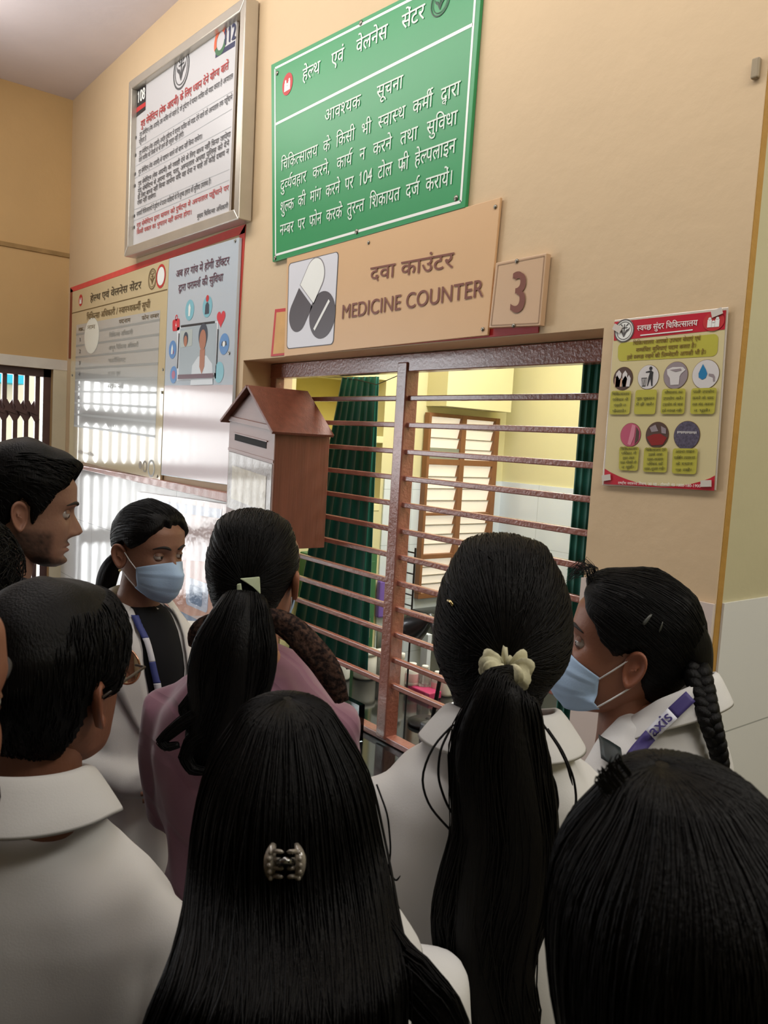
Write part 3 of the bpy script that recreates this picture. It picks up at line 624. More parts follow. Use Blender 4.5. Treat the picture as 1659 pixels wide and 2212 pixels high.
# hospital hygiene poster right of the window
c5 = crop(1270, 640, 330/1587)
M_po = mat('poster_paper', '#dccfa0', .22, .5, bump=.12, bscale=4, bdetail=1.0, coat=.7, coatr=.1)
pq = [(1327, 691), (1573.5, 663), (1546.5, 1060), (1300, 1048.5)]
r, B = panel('hygiene_poster', pq, -.008, .003, mat('poster_margin', '#d9cfc0', .25, .5, coat=.6), 'laminated yellow and red hygiene poster right of the window', 'poster', part='sheet')
B.poly('printed_ground', [c5(278, 268), c5(1440, 145), c5(1318, 1985), c5(168, 1945)], M_po)
K_pr = mat('poster_red', '#c3283a', .3, coat=.5)
B.poly('red_band', [c5(278, 268), c5(1440, 145), c5(1425, 345), c5(272, 462)], K_pr, 2)
bot = [c5(178, 1790)]+[c5(178+1150*t, 1790+(150*math.sin(PI*min(t*1.0, 1))**.8)+ (70*t)) for t in np.linspace(.05, .95, 12)]+[c5(1322, 1862), c5(1314, 2020), c5(168, 1950)]
B.poly('red_band', bot, K_pr, 2)
B.text('स्वच्छ सुंदर चिकित्सालय', c5(516, 362), c5(1142, 304), 52*.2079, K_white, .018, .85, lift=4); B.line('red_band', c5(550, 408), c5(1095, 350), .0025, K_white, 4)
B.seal(c5(382, 358), .0265, K_grey, lift=3, bgm=K_white); B.rrect('health_mission_logo', [c5(1240, 205), c5(1395, 192), c5(1388, 325), c5(1226, 340)], .004, K_white, 3); B.family(c5(1312, 262), .020, K_red, K_white, lift=4, rx=1.2)
K_lime = mat('poster_lime', '#bfb94c', .3, coat=.5); K_pb = mat('poster_brown_text', '#7c5c28', .4); K_gt = mat('poster_green_text', '#4c4a24', .4)
B.rrect('caption_box', [c5(318, 488), c5(1362, 388), c5(1345, 622), c5(312, 678)], .012, K_lime, 2)
for t, a, b in (('चिकित्सालय आपको उपचार सेवाएं एवं', (472, 508), (1172, 456)), ('सम्बंधित सुविधाएं प्रदान करता है।', (502, 580), (1128, 532)), ('इसे स्वच्छ रखने की जिम्मेदारी आपकी भी है।', (408, 656), (1230, 600))): B.text(t, c5(*a), c5(*b), 38*.2079, K_pb, .016, .85)
boxes = [((250, 985), (462, 980), (440, 1228), (232, 1228), ('चिकित्सालय', 'परिसर में', 'गंदगी न', 'फैलायें।')), ((506, 975), (728, 968), (706, 1226), (486, 1226), ('थूक थूकदान', 'में ही करें।')), ((782, 965), (1026, 958), (1008, 1224), (762, 1224), ('शौचालय का', 'उपयोग करें।', 'उपयोग के बाद', 'इसे स्वच्छ रखें।')), ((1084, 958), (1350, 950), (1322, 1224), (1070, 1224), ('पानी उपयोग', 'करने के बाद', 'नल बंद करना', 'न भूलें।')),
         ((336, 1562), (544, 1566), (524, 1815), (330, 1805), ('चिकित्सालय', 'परिसर में', 'इधर उधर', 'पान पीकों से', 'न थूकें।')), ((594, 1572), (838, 1575), (826, 1832), (580, 1822), ('चिकित्सालय एवं', 'उसके आस', 'पास-कचरा', 'परिसर को', 'साफ-सुथरा रखें।')), ((892, 1580), (1152, 1582), (1132, 1850), (880, 1840), ('अपना वाहन', 'पार्किंग व्यवस्था', 'के स्थान', 'पर रखें।'))]
for q in boxes:
    B.rrect('caption_box', [c5(*p) for p in q[:4]], .006, K_lime, 6); n = len(q[4])
    for i, t in enumerate(q[4]):
        v = (i+.75+(4-min(n, 4))*.5*.9)/(max(n, 4)+.1); xa = q[0][0]*(1-v)+q[3][0]*v; xb = q[1][0]*(1-v)+q[2][0]*v; y = q[0][1]*(1-v)+q[3][1]*v; wd_ = min(.86, .085*len(t)); m_ = (1-wd_)/2
        B.text(t, c5(xa+(xb-xa)*m_, y), c5(xb-(xb-xa)*m_, y-3), 24*.2079, K_gt, .012, .8, lift=8)
K_cg = mat('circle_grey', '#9a8e92', .3, coat=.5); K_cw = mat('circle_white', '#dcd8d6', .3, coat=.5); K_cb = mat('circle_brown', '#5a463e', .3); K_cp = mat('circle_pink', '#c05a74', .3); K_cr = mat('circle_dark_red', '#8f2a28', .3); K_cv = mat('circle_violet', '#6a6478', .3, var=.6, vscale=180); K_cs = mat('circle_skin', '#d6b093', .3); K_drop = mat('drop_blue', '#2f7fb0', .3)
CIR = [((368, 855), .0262), ((630, 840), .0268), ((915, 822), .0292), ((1226, 812), .0305), ((446, 1440), .0268), ((722, 1440), .0285), ((1030, 1445), .0305)]
for (p, rr), m in zip(CIR, (K_cb, K_cw, K_cg, K_cw, K_cp, K_cb, K_cv)): B.disc('printed_picture', c5(*p), rr*1.03, K_pb, 2); B.disc('printed_picture', c5(*p), rr, m, 3)
C = [B.w(c5(*p)) for p, _ in CIR]; R = [q for _, q in CIR]
for x, w_, h_, m in ((-.6, .22, .3, K_cs), (-.2, .26, .1, K_cs), (.25, .22, .25, K_cs), (.62, .2, .3, K_cw), (-.45, .28, .75, K_cw), (.2, .25, .7, K_cw)): B.shape2('printed_picture', C[0], R[0], [(x-w_, -.72), (x+w_*.7, -.72), (x+w_, h_-.3), (x, h_), (x-w_, h_-.3)], m, 4)
B.disc('printed_picture', None, R[1]*.15, K_black, 4, C=C[1]+np.array([.2*R[1], 0, .72*R[1]]))
B.shape2('printed_picture', C[1], R[1], [(.05, -.75), (.25, -.1), (.38, -.75), (.5, -.75), (.45, .1), (.48, .4), (.25, .56), (-.25, .45), (-.25, .36), (.15, .38), (.05, 0), (-.02, -.75)], K_black, 4)
B.shape2('printed_picture', C[1], R[1], [(-.52, -.78), (-.18, -.78), (-.08, -.05), (-.62, -.05)], K_black, 4)
for k in range(4): B.shape2('printed_picture', C[1], R[1], [(-.5+k*.1, -.72), (-.46+k*.1, -.72), (-.47+k*.12, -.12), (-.53+k*.12, -.12)], K_cw, 5)
B.shape2('printed_picture', C[2], R[2], [(-.75, .45), (-.3, .62), (.55, .6), (.8, .38), (.45, .1), (.35, -.1), (.35, -.7), (-.35, -.72), (-.45, -.2), (-.7, .1)], K_cw, 4); B.shape2('printed_picture', C[2], R[2], [(-.5, .42), (.4, .5), (.5, .36), (0, .26)], K_cg, 5)
B.shape2('printed_picture', C[3], R[3], [(-.25, .72), (0, .35), (.14, .05), (.05, -.25), (-.2, -.36), (-.48, -.2), (-.52, .08), (-.4, .38)], K_drop, 4); B.shape2('printed_picture', C[3], R[3], [(.25, .05), (.6, .0), (.72, -.2), (.74, -.5), (.62, -.5), (.58, -.22), (.25, -.1)], K_cg, 4)
B.shape2('printed_picture', C[4], R[4], [(.1, .9), (.45, .8), (.4, -.1), (.1, -.9), (-.2, -.8), (-.05, 0)], mat('circle_light_pink', '#d98a9c', .3), 4); B.shape2('printed_picture', C[4], R[4], [(.55, .7), (.85, .3), (.85, -.4), (.5, -.8)], K_cb, 4)
B.shape2('printed_picture', C[5], R[5], [(-.9, -.2), (-.3, .05), (.3, .1), (.9, -.2), (.6, -.75), (-.4, -.85)], K_cr, 4); B.shape2('printed_picture', C[5], R[5], [(-.7, .55), (-.2, .8), (.1, .3), (-.5, .2)], K_cg, 4); B.shape2('printed_picture', C[5], R[5], [(.3, .7), (.75, .5), (.8, .1), (.4, .15)], K_cg, 4)
for k in range(14): x = -.75+.11*k; B.shape2('printed_picture', C[6], R[6], [(x, .1+.05*(k % 3)), (x+.07, .12), (x+.07, .3), (x, .28)], K_cw, 4)
B.text('राष्ट्रीय स्वास्थ्य मिशन, उ0 प्र0 - टोलफ्री नं0 1800-180-1900', c5(320, 1952), c5(1180, 1985), 24*.2079, K_white, .012, .8, lift=5)
B.done()
M_tape = mat('clear_tape', '#d9d2c8', .15, .5, coat=.8)
for p, a in ((c5(310, 335), -.5), (c5(1345, 170), .3), (c5(195, 1885), .2), (c5(1232, 1945), .1)):
    q = atY(*p, -.010); d = np.array([math.cos(a), 0, math.sin(a)]); n = np.array([-d[2], 0, d[0]])
    obj('tape', MB().prism([q-d*.012-n*.007, q+d*.012-n*.007, q+d*.012+n*.007, q-d*.012+n*.007], -.003, -.001), M_tape, r)
q = atY(1632, 145, -.012); tag(obj('wall_clip', MB().box(q[0]-.010, q[0]+.006, -.012, 0, q[2]-.02, q[2]+.02), mat('dull_clip', '#9b8c72', .6), bevel=.003), 'small dull metal clip high on the wall edge at the right', 'clip')

# ------------------------------------------------------------------ drop box
M_box = mat('brown_box_wood', '#7d4a3a', .42, .45, var=.28, vscale=3, stretch=(14, 14, .8), bump=.15, bscale=12)
M_boxf = mat('gate_lit_box_front', '#8f6a60', .4, .5, var=.12, vscale=6, stretch=(1, 1, 8), coat=.3, coatr=.3)  # front tone paled towards pink for the gate light it reflects
bx1, byb = -2.525, .122; byf = atX(592, 1000, bx1)[1]
F = lambda x, y: atY(x, y, byf)
pl0, pl1 = F(498, 898), F(594, 920); ap = F(547, 838); pb0 = F(489, 1110); pb1 = F(585, 1140); pl0[0] += .0; 
x0 = (pl0[0]+pb0[0])/2; x1 = bx1; zl, zr = pl0[2], pl1[2]; za = ap[2]; xa = ap[0]; zb = 1.33
r = empty('drop_box', ((x0+x1)/2, (byf+byb)/2, zb), 'brown house-shaped wooden drop box with a dark slot left of the grille', 'box')
bodyp = [(x0, byf, zb), (x1, byf, zb), (x1, byf, zr), (xa, byf, za-.012), (x0, byf, zl)]
obj('body', MB().prism(bodyp, .004, byb-byf), M_box, r, bevel=.002)
obj('front_panel', MB().prism(bodyp, -.002, .003), M_boxf, r)
dv = np.array([0, byb-byf, 0])
for nm, (ex, ez) in (('roof_slope', (x1+.022, zr-.03)), ('roof_slope', (x0-.03, zl-.028))):
    d = np.array([ex-xa, 0, ez-za]); d /= np.linalg.norm(d); n = np.array([d[2], 0, -d[0]]); n = n if n[2] > 0 else -n
    A = np.array([xa, byf, za]); E_ = np.array([ex, byf, ez])
    obj(nm, MB().prism([A, E_, E_+n*.012, A+n*.012], -.028, byb-byf), M_box, r, bevel=.002)
zs = lambda t, dz: zl+(zr-zl)*t-dz
W_ = x1-x0
band = lambda a, b, d0, d1, y: [(x0+W_*a, y, zs(a, d0)), (x0+W_*b, y, zs(b, d0)), (x0+W_*b, y, zs(b, d1)), (x0+W_*a, y, zs(a, d1))]
obj('front_rail', MB().prism(band(0, 1, .0, .02, byf), -.008, 0), M_boxf, r, bevel=.002)
obj('slot', MB().prism(band(.14, .84, .065, .09, byf), -.0035, 0), mat('slot_dark', '#120b09', .8), r)
obj('slot_rim', MB().prism(band(.12, .86, .06, .065, byf), -.006, 0), M_boxf, r)
obj('lower_rail', MB().prism(band(0, 1, .125, .135, byf), -.005, 0), M_boxf, r)
obj('plastic_sheet', MB().prism(band(.02, .98, .14, .36, byf), -.004, 0), mat('box_plastic_film', '#8f8276', .3, .6, var=.2, vscale=20, bump=.9, bscale=16, coat=1.0), r)
B = Board(r, byf-.0045)
def bxp(a, d): return np.array([x0+W_*a, byf, zs(a, d)])
B.poly('paper_label', [bxp(.12, .19), bxp(.88, .19), bxp(.88, .32), bxp(.12, .32)], mat('box_label_paper', '#c0b49c', .2, .5, var=.15, vscale=30, bump=.5, bscale=20, coat=1.0), 1, world=True); B.done()

# ------------------------------------------------------------------ curtains
def curtain(name, label, path, z0, z1, amp, nf, m, lean=(0, 0), pinch=None):
    n, k = 90, 24; P = []
    pth = np.array(path)
    for i in range(k):
        t = i/(k-1); z = z1+(z0-z1)*t; row = []
        for j in range(n):
            s = j/(n-1); q = np.array([np.interp(s, np.linspace(0, 1, len(pth)), pth[:, c]) for c in (0, 1)])
            ct = pth.mean(0); f = 1.0 if pinch is None else pinch(t)
            q = ct+(q-ct)*f+np.array(lean)*t
            ph = s*nf*2*PI+.8*math.sin(s*5+t*1.5); a = amp*(.35+.65*t)*(.7+.5*math.sin(s*9.7+1.3)**2)
            row.append((q[0]+a*math.sin(ph), q[1]+a*.7*math.cos(ph*1.0+.5), z))
        P.append(row)
    mb = MB().grid(np.array(P), cu=False)
    o = obj(name, mb, m, smooth=True); s_ = o.modifiers.new('thick', 'SOLIDIFY'); s_.thickness = .002
    return tag(o, label, 'curtain', 'green curtains')
M_cur = mat('green_curtain_cloth', '#0f6a5c', .75, .3, var=.35, vscale=3, stretch=(10, 10, .6), sheen=.25)
yc = .34
A = [atY(x, y, yc) for x, y in ((738, 815), (805, 830))]; Bm = [atY(x, y, yc) for x, y in ((625, 1400), (775, 1420))]
tp = A[1][0]-A[0][0]; bt = Bm[1][0]-Bm[0][0]
cb = curtain('curtain', 'green curtain hanging on a wire behind the left half of the grille', [(A[0][0]-.0, yc), (A[1][0], yc+.03)], .78, A[0][2], .014, 7, M_cur, lean=((Bm[0][0]+Bm[1][0])/2-(A[0][0]+A[1][0])/2, .0), pinch=lambda t: 1+(bt/tp*.95-1)*t)
E1 = [atY(x, 790, .20) for x in (1258, 1330)]
curtain('curtain', 'green curtain bunched at the right end of the grille', [(E1[0][0], .20), (E1[1][0], .21)], .80, 2.25, .010, 5, M_cur)
w0, w1 = atY(640, 822, yc), atY(1000, 770, yc)
tag(obj('curtain_wire', MB().tube([(WX0-.1, yc, A[0][2]+.012), (A[0][0], yc, A[0][2]), ((A[0][0]+A[1][0])/2, yc+.01, A[1][2]+.02), (A[1][0], yc+.02, A[1][2]+.0), (w1[0], yc, w1[2]+.03), (WX1+.3, yc, 2.2)], .0018, 6), mat('wire_steel', '#4a4540', .4, metal=.6)), 'thin wire carrying the green curtain across the dispensary', 'wire')

# ------------------------------------------------------------------ things inside the dispensary
M_gcab = mat('green_cabinet_paint', '#3f7049', .5, .4, var=.1)
y0g, y1g = atX(770, 1300, DX0+.012)[1], atX(822, 1300, DX0+.012)[1]
yce = atX(813, 1300, DX0+.122)[1]
cbn = empty('cabinet', (DX0+.2, .65, 0), 'dark green cabinet against the dispensary wall beside the curtain', 'cabinet')
obj('body', MB().box(DX0+.012, DX0+.11, .50, yce, 0, 1.19), M_gcab, cbn, bevel=.004); obj('door', MB().box(DX0+.11, DX0+.122, .52, yce-.02, .08, 1.14), M_gcab, cbn, bevel=.003)
obj('handle', MB().box(DX0+.122, DX0+.14, yce-.06, yce-.045, .75, .85), K_screw, cbn)
q0, q1 = atX(811, 1334, DX0+.02), atX(856, 1250, DX0+.02)
tag(obj('file_folder', MB().box(DX0+.0105, DX0+.045, q0[1], q1[1], q0[2], q1[2]), mat('purple_file', '#7a5fb0', .5, .4), bevel=.01), 'purple file hanging on the blue tiles left of the grille mullion', 'file')
q = at(848, 1310, 3.2)
rk = empty('wire_rack', (q[0]+.03, q[1]+.12, WZ0), 'dark wire rack standing against the blue tiles right of the mullion', 'rack')
tp_ = at(880, 1180, 3.15)
for dx in (0, .05): obj('post', MB().tube([(tp_[0]+dx, tp_[1], WZ0-.3), (tp_[0]+dx, tp_[1], tp_[2])], .004, 8), K_black, rk)
for k in range(9): obj('rung', MB().tube([(tp_[0], tp_[1], tp_[2]-.02-.042*k), (tp_[0]+.05, tp_[1], tp_[2]-.02-.042*k)], .003, 6), K_black, rk)
# back worktop
tag(obj('back_worktop', MB().box(DX0+.012, -2.2, 1.25, DY1-.012, .80, .84), M_gran, bevel=.003), 'black worktop along the far dispensary wall under the louvred window', 'worktop')
ft = MB(); q = at(870, 1364, 3.3)
ft.tube([(q[0]-.05, q[1], q[2]+.0), (q[0]-.02, q[1], q[2]+.012), (q[0]+.03, q[1], q[2]+.0), (q[0]+.035, q[1], q[2]-.02)], .009, 10); ft.tube([(q[0]-.05, q[1], q[2]), (q[0]-.05, q[1], .84)], .009, 10)
tag(obj('tap', ft, mat('chrome', '#c9ced2', .1, .5, metal=1.0), smooth=True), 'small chrome tap beside the mullion', 'tap')
q = at(900, 1350, 3.05); lampr = empty('desk_lamp', (q[0]+.07, q[1], WZ0), 'black desk lamp with a cone shade behind the girl with the scrunchie', 'lamp')
mb = MB(); d = np.array([.80, -.1, .42]); d /= np.linalg.norm(d); n1 = np.cross(d, (0, 0, 1)); n1 /= np.linalg.norm(n1); n2 = np.cross(n1, d); a = np.arange(24)*2*PI/24
P = [q+d*t+rr*(np.cos(a)[:, None]*n1+np.sin(a)[:, None]*n2) for t, rr in ((-.035, .062), (0, .052), (.06, .030), (.075, .018), (.11, .016))]
obj('shade', mb.grid(np.array(P)), mat('lamp_black', '#20262a', .35, .5, coat=.3), lampr, smooth=True)
obj('arm', MB().tube([q+d*.1, q+np.array([.16, 0, -.1]), q+np.array([.12, 0, -.35]), (q[0]+.09, q[1], WZ0+.02)], .008, 10), K_black, lampr, smooth=True); obj('base', MB().lathe([(.0, .0), (.07, 0), (.07, .012), (.02, .02), (0, .022)], (q[0]+.09, q[1], WZ0)), K_black, lampr, smooth=True)
# bottles, jars and packets on the granite
M_wpl = mat('white_plastic', '#d7d6cf', .35, .5); M_cap = mat('white_cap', '#e9e9e4', .4, .4); M_lab = mat('bottle_label', '#d9b3b6', .45); M_pink = mat('pink_plastic', '#c0406e', .3, .5); M_card = mat('white_card', '#cfd8e4', .5)
M_clear = mat('clear_plastic', '#d8d6d0', .12, .5, trans=.7)
def jar(px, py_base, Y, h, r_, label, kind, m, cap=True, lab=None, base=0.0):
    b = atZ(px, py_base, WZ0); k = Y; p = np.array([b[0], b[1], WZ0+base])
    e = empty(kind, p, label, 'bottle' if kind == 'bottle' else 'jar')
    if kind == 'bottle': pr = [(0, 0), (r_, 0), (r_, .01), (r_, h*.68), (r_*.8, h*.76), (r_*.42, h*.82), (r_*.42, h*.86), (0, h*.86)]
    else: pr = [(0, 0), (r_*.95, 0), (r_, .008), (r_, h*.82), (r_*.95, h*.84), (0, h*.84)]
    obj('body', MB().lathe(pr, p), m, e, smooth=True)
    rc = r_*.5 if kind == 'bottle' else r_*1.06
    obj('cap' if kind == 'bottle' else 'lid', MB().lathe([(0, h*.84), (rc, h*.84), (rc, h*.99), (rc*.9, h), (0, h)], p), M_cap, e, smooth=True)
    if lab: obj('label', MB().lathe([(r_*1.01, h*.15), (r_*1.015, h*.16), (r_*1.015, h*.55), (r_*1.01, h*.56)], p), lab, e, smooth=True)
jar(787, 1462, 0, .125, .052, 'large white screw-top jar on the granite beside the green curtain', 'jar', M_wpl)
jar(736, 1465, 0, .105, .040, 'smaller white tub against the hem of the green curtain', 'jar', M_cap)
jar(823, 1460, 0, .12, .028, 'clear jar between the large white jar and the mullion', 'jar', M_clear)
jar(839, 1500, 0, .15, .036, 'white bottle standing directly behind the mullion', 'bottle', M_cap)
jar(863, 1490, 0, .16, .030, 'tall white bottle just right of the mullion', 'bottle', M_wpl)
jar(888, 1492, 0, .09, .034, 'squat bottle with a pink label right of the mullion', 'bottle', M_wpl, lab=M_lab, base=.031)
jar(915, 1495, 0, .085, .028, 'clear bottle standing in the pink tray', 'bottle', M_clear, base=.031)
jar(962, 1500, 0, .13, .032, 'white bottle nearest the girl with the scrunchie', 'bottle', M_wpl)
jar(942, 1500, 0, .10, .024, 'slim clear bottle with a pink label at the end of the pink tray', 'bottle', M_clear, lab=M_lab)
b = atZ(910, 1502, WZ0); tag(obj('tray', MB().box(b[0]-.10, b[0]+.07, b[1]-.02, b[1]+.05, WZ0, WZ0+.03), M_pink, bevel=.004), 'shallow pink tray among the bottles on the granite', 'tray')
b = atZ(917, 1450, WZ0+.05); q = b+np.array([0, 0, .0]); tag(obj('carton', MB().box(q[0]-.022, q[0]+.022, q[1]-.012, q[1]+.012, WZ0, WZ0+.22), M_card, bevel=.002), 'tall narrow pale carton upright among the bottles', 'carton')
b = np.array([atZ(905, 1440, WZ0)[0], .68, WZ0]); tag(obj('steel_bin', MB().lathe([(0, 0), (.05, 0), (.055, .2), (.05, .2), (.046, .01), (0, .01)], (b[0]-.02, b[1], WZ0)), mat('dull_steel', '#878d8c', .35, .5, metal=.6), smooth=True), 'dull steel bin standing behind the bottles', 'bin')
# papers and register seen between the scrunchie girl and the right girl
q = atZ(1196, 1600, WZ0); 
for i, (dx, dz, an, l) in enumerate(((0, .075, .2, 'topmost white paper sheet on the register by the right end of the counter'), (.02, .012, -.1, 'lower white paper sheet under the topmost sheet on the register'))):
    mb = MB(); P = [(x, y, .003*math.sin(x*30)+(.05 if y > .05 else 0)) for y in np.linspace(-.1, .12, 8) for x in np.linspace(-.10, .10, 8)]
    mb.grid(np.array(P).reshape(8, 8, 3), cu=False); mb.V[0] = mb.V[0]@np.array([[math.cos(an), math.sin(an), 0], [-math.sin(an), math.cos(an), 0], [0, 0, 1]])+np.array([atZ(1200, 1590, WZ0)[0]+dx, .335, WZ0+.10+dz])
    tag(obj('paper_sheet', mb, M_paper, smooth=True), l, 'paper')
qt = atZ(1200, 1590, WZ0); tag(obj('register_tray', MB().box(qt[0]-.16, qt[0]+.14, .19, .46, WZ0, WZ0+.10), mat('dark_grey_plastic', '#3a4044', .4), bevel=.008), 'dark grey tray holding papers at the right end of the counter', 'tray')
qb = atZ(1205, 1650, WZ0); tag(obj('wooden_box', MB().box(qb[0]-.07, qb[0]+.10, qb[1]-.05, qb[1]+.05, WZ0, WZ0+.06), mat('orange_wood', '#b98046', .5, var=.2), bevel=.003), 'low orange wooden box on the granite at its right end', 'box')

# ================================================================== people
def ss(x): x = np.clip(x, 0, 1); return x*x*(3-2*x)
def smooth1(a, k=5):
    p = np.pad(a, k, mode='edge'); w = np.hanning(2*k+3)[1:-1]; w /= w.sum(); return np.convolve(p, w, mode='valid')
def fuse(mb, voxel, it=6):
    me = bpy.data.meshes.new('t'); me.from_pydata(mb.arr().tolist(), [], mb.F); o = bpy.data.objects.new('t', me); COL.objects.link(o)
    r = o.modifiers.new('r', 'REMESH'); r.mode = 'VOXEL'; r.voxel_size = voxel
    s = o.modifiers.new('s', 'SMOOTH'); s.iterations = it; s.factor = .5
    e = o.evaluated_get(bpy.context.evaluated_depsgraph_get()); m = e.to_mesh()
    V = np.empty(len(m.vertices)*3); m.vertices.foreach_get('co', V); N = np.empty(len(m.vertices)*3); m.vertices.foreach_get('normal', N)
    F = [tuple(p.vertices) for p in m.polygons]; e.to_mesh_clear(); bpy.data.objects.remove(o); bpy.data.meshes.remove(me)
    return V.reshape(-1, 3), N.reshape(-1, 3), F
def wrinkle(V, N, amp, f, seed=0.0, zs=.45):
    d = np.array([noise.noise((v[0]*f+seed, v[1]*f, v[2]*f*zs))+.5*noise.noise((v[0]*f*2.1, v[1]*f*2.1+seed, v[2]*f*1.1)) for v in V])
    return V+N*(amp*d)[:, None]
ZK = np.array([-.116, -.112, -.103, -.085, -.055, -.025, 0, .03, .06, .088, .105, .115, .1185])
WK = np.array([.010, .024, .038, .051, .0615, .0675, .0705, .0740, .0725, .0590, .0400, .0190, .002])
FK = np.array([.066, .077, .083, .082, .083, .084, .083, .091, .088, .069, .044, .018, -.010])
BK = np.array([.044, .020, -.004, -.036, -.070, -.088, -.097, -.104, -.100, -.079, -.054, -.034, -.014])
NZ, NA = 96, 112
_t = np.linspace(0, 1, NZ); ZS = -.116+.2345*(.5-.5*np.cos(PI*(_t*.92+.04)))/(.5-.5*math.cos(PI*.96))
ZS = np.interp(_t, [0, 1], [0, 1]); ZS = -.116+.2345*(.75*ZS+.25*(.5-.5*np.cos(PI*ZS)))
ANG = np.linspace(0, 2*PI, NA, endpoint=False); ANG = ANG-.35*np.sin(ANG)*0.9   # denser towards the face
def head_base(off=0.0, jaw=1.0):
    w = smooth1(np.interp(ZS, ZK, WK)*1.0, 3); f = smooth1(np.interp(ZS, ZK, FK), 3); b = smooth1(np.interp(ZS, ZK, BK), 3); ym = (f+b)/2*.8
    P = np.zeros((NZ, NA, 3))
    for i in range(NZ):
        s, c = np.sin(ANG), np.cos(ANG); e = 2.25
        x = w[i]*np.sign(s)*abs(s)**(2/e); hy = np.where(c > 0, f[i]-ym[i], ym[i]-b[i])
        P[i, :, 0] = x*(1+(jaw-1)*ss((-.005-ZS[i])/.05)); P[i, :, 1] = ym[i]+hy*np.sign(c)*abs(c)**(2/e); P[i, :, 2] = ZS[i]
    return P
def g2(x, s): return np.exp(-(x/s)**2)
NOSEZ = [.022, .012, 0, -.014, -.028, -.037, -.044, -.050, -.056]; NOSEH = [0, .002, .006, .0135, .0215, .0255, .021, .008, 0]
def face(P, nose=1.0, fem=True):
    P = P.copy(); x, y, z = P[..., 0], P[..., 1], P[..., 2]; fr = ss((y-.02)/.035)
    h = np.interp(z, NOSEZ[::-1], NOSEH[::-1])*nose; nw = np.interp(z, [-.05, -.04, -.015, .02], [.0125, .0125, .0095, .009])
    d = h*g2(x, nw)
    d += .006*nose*(g2(abs(x)-.0135, .0055)*g2(z+.043, .007))
    d -= .0105*g2(abs(x)-.031, .016)*g2(z-.001, .0115)
    d += (.0035 if fem else .006)*g2(abs(x)-.027, .022)*g2(z-.021, .008)
    d += .004*g2(abs(x)-.043, .018)*g2(z+.030, .020)
    d += .0065*g2(x, .019)*g2(z+.0665, .0050)+.0075*g2(x, .017)*g2(z+.0785, .0056)-.0045*g2(x, .023)*g2(z+.0725, .0022)
    d -= .0045*g2(x, .024)*g2(z+.089, .006)
    d += .006*g2(x, .018)*g2(z+.102, .010)
    P[..., 1] += d*fr
    return P
def ear_mesh(mb, side, col, s=1.0):
    nr, na = 9, 26; R = np.linspace(0, 1, nr); A = np.linspace(0, 2*PI, na, endpoint=False); F_, Bk = [], []
    for r in R:
        hz = .0046*g2(r-.86, .12)-.0035*g2(r-.45, .25)+.001
        ro, rb = [], []
        for a in A:
            zz = math.cos(a); yy = math.sin(a); wy = .0165*(1+.22*zz)*(1-.25*(zz < -.5)*(abs(zz)-.5)); hh = .0315
            ty = -yy*wy*r-.004*zz; tz = zz*hh*r
            h = hz if not (yy < -.55 and abs(zz) < .6) else hz*.4-.001
            ro.append((side*(.0685+.010+h+.010*(-(ty-.008))/.02), -.018+ty, -.010+tz)); rb.append((side*(.0685+.004+.008*(-(ty-.008))/.02*r), -.018+ty*.93, -.010+tz*.95))
        F_.append(ro); Bk.append(rb)
    G = np.array(F_[::1]+Bk[::-1])*s
    mb.grid(G if side < 0 else G[:, ::-1], col=col)
def xf(V, M): return np.asarray(V)@np.array(M)[:3, :3].T+np.array(M)[:3, 3]
def lerp3(a, b, t): return np.asarray(a, float)*(1-t)+np.asarray(b, float)*t
def hand(mb, wr, d, palm_n, side, col):
    """palm, four unequal curled fingers and a side thumb, starting at the wrist along d"""
    d = np.asarray(d, float)/np.linalg.norm(d); n = np.asarray(palm_n, float); n -= d*(n@d); n /= np.linalg.norm(n); s = np.cross(d, n)*side
    W = np.asarray(wr, float); P = []
    a = np.arange(14)*2*PI/14
    for t, hw, th in ((-.02, .024, .017), (0, .026, .016), (.03, .036, .015), (.065, .041, .014), (.085, .040, .011), (.094, .034, .006)):
        P.append(W+d*t+np.cos(a)[:, None]*s*hw+np.sin(a)[:, None]*n*th)
    mb.grid(np.array(P), col=col)
    for k, (o, L) in enumerate(((.030, .068), (.010, .078), (-.010, .073), (-.029, .056))):
        b = W+d*.082+s*o; path = [b]; ang = .10
        for q in (.42, .33, .25): ang += .32; b = b+(d*math.cos(ang)+n*math.sin(ang))*L*q; path.append(b)
        mb.tube(path, [.0088, .0082, .0072, .0052], 9, col=col)
    b = W+d*.025+s*.030; path = [b, b+s*.022+d*.022+n*.008, b+s*.030+d*.048+n*.016, b+s*.030+d*.068+n*.022]
    mb.tube(path, [.013, .0115, .0095, .006], 9, col=col)

M_coat = mat('white_lab_coat', '#d9d8d6', .8, .2, var=.04, vscale=5, bump=.05, bscale=420, sheen=.1)
M_hair = mat('black_hair', '#060505', .5, .16, var=.45, vscale=30, stretch=(6, 6, .4), bump=.25, bscale=60)
M_hair2 = mat('dark_brown_hair', '#090706', .5, .16, var=.45, vscale=30, stretch=(6, 6, .4), bump=.25, bscale=60)
M_mask = mat('blue_surgical_mask', '#a9c4e2', .75, .2, var=.05, vscale=30, bump=.05, bscale=300)
M_loop = mat('white_elastic', '#dcdcdc', .7)
M_trou = mat('dark_trousers', '#20232b', .8, .2, var=.1)
M_shoe = mat('black_shoe', '#17171a', .4, .5)
M_eyew = mat('eye_white', '#a89e97', .25, .5); M_iris = mat('dark_iris', '#1a0f0a', .1, .6); M_brow = mat('brow_hair', '#17110f', .7)
M_gold = mat('earring_gold', '#d8c38a', .2, .5, metal=1.0)
def mat_skin(n):
    return mat(n, '#ffffff', .5, .4, var=.10, vscale=18, bump=.08, bscale=160, attr='pig')
M_skin = mat_skin('skin')

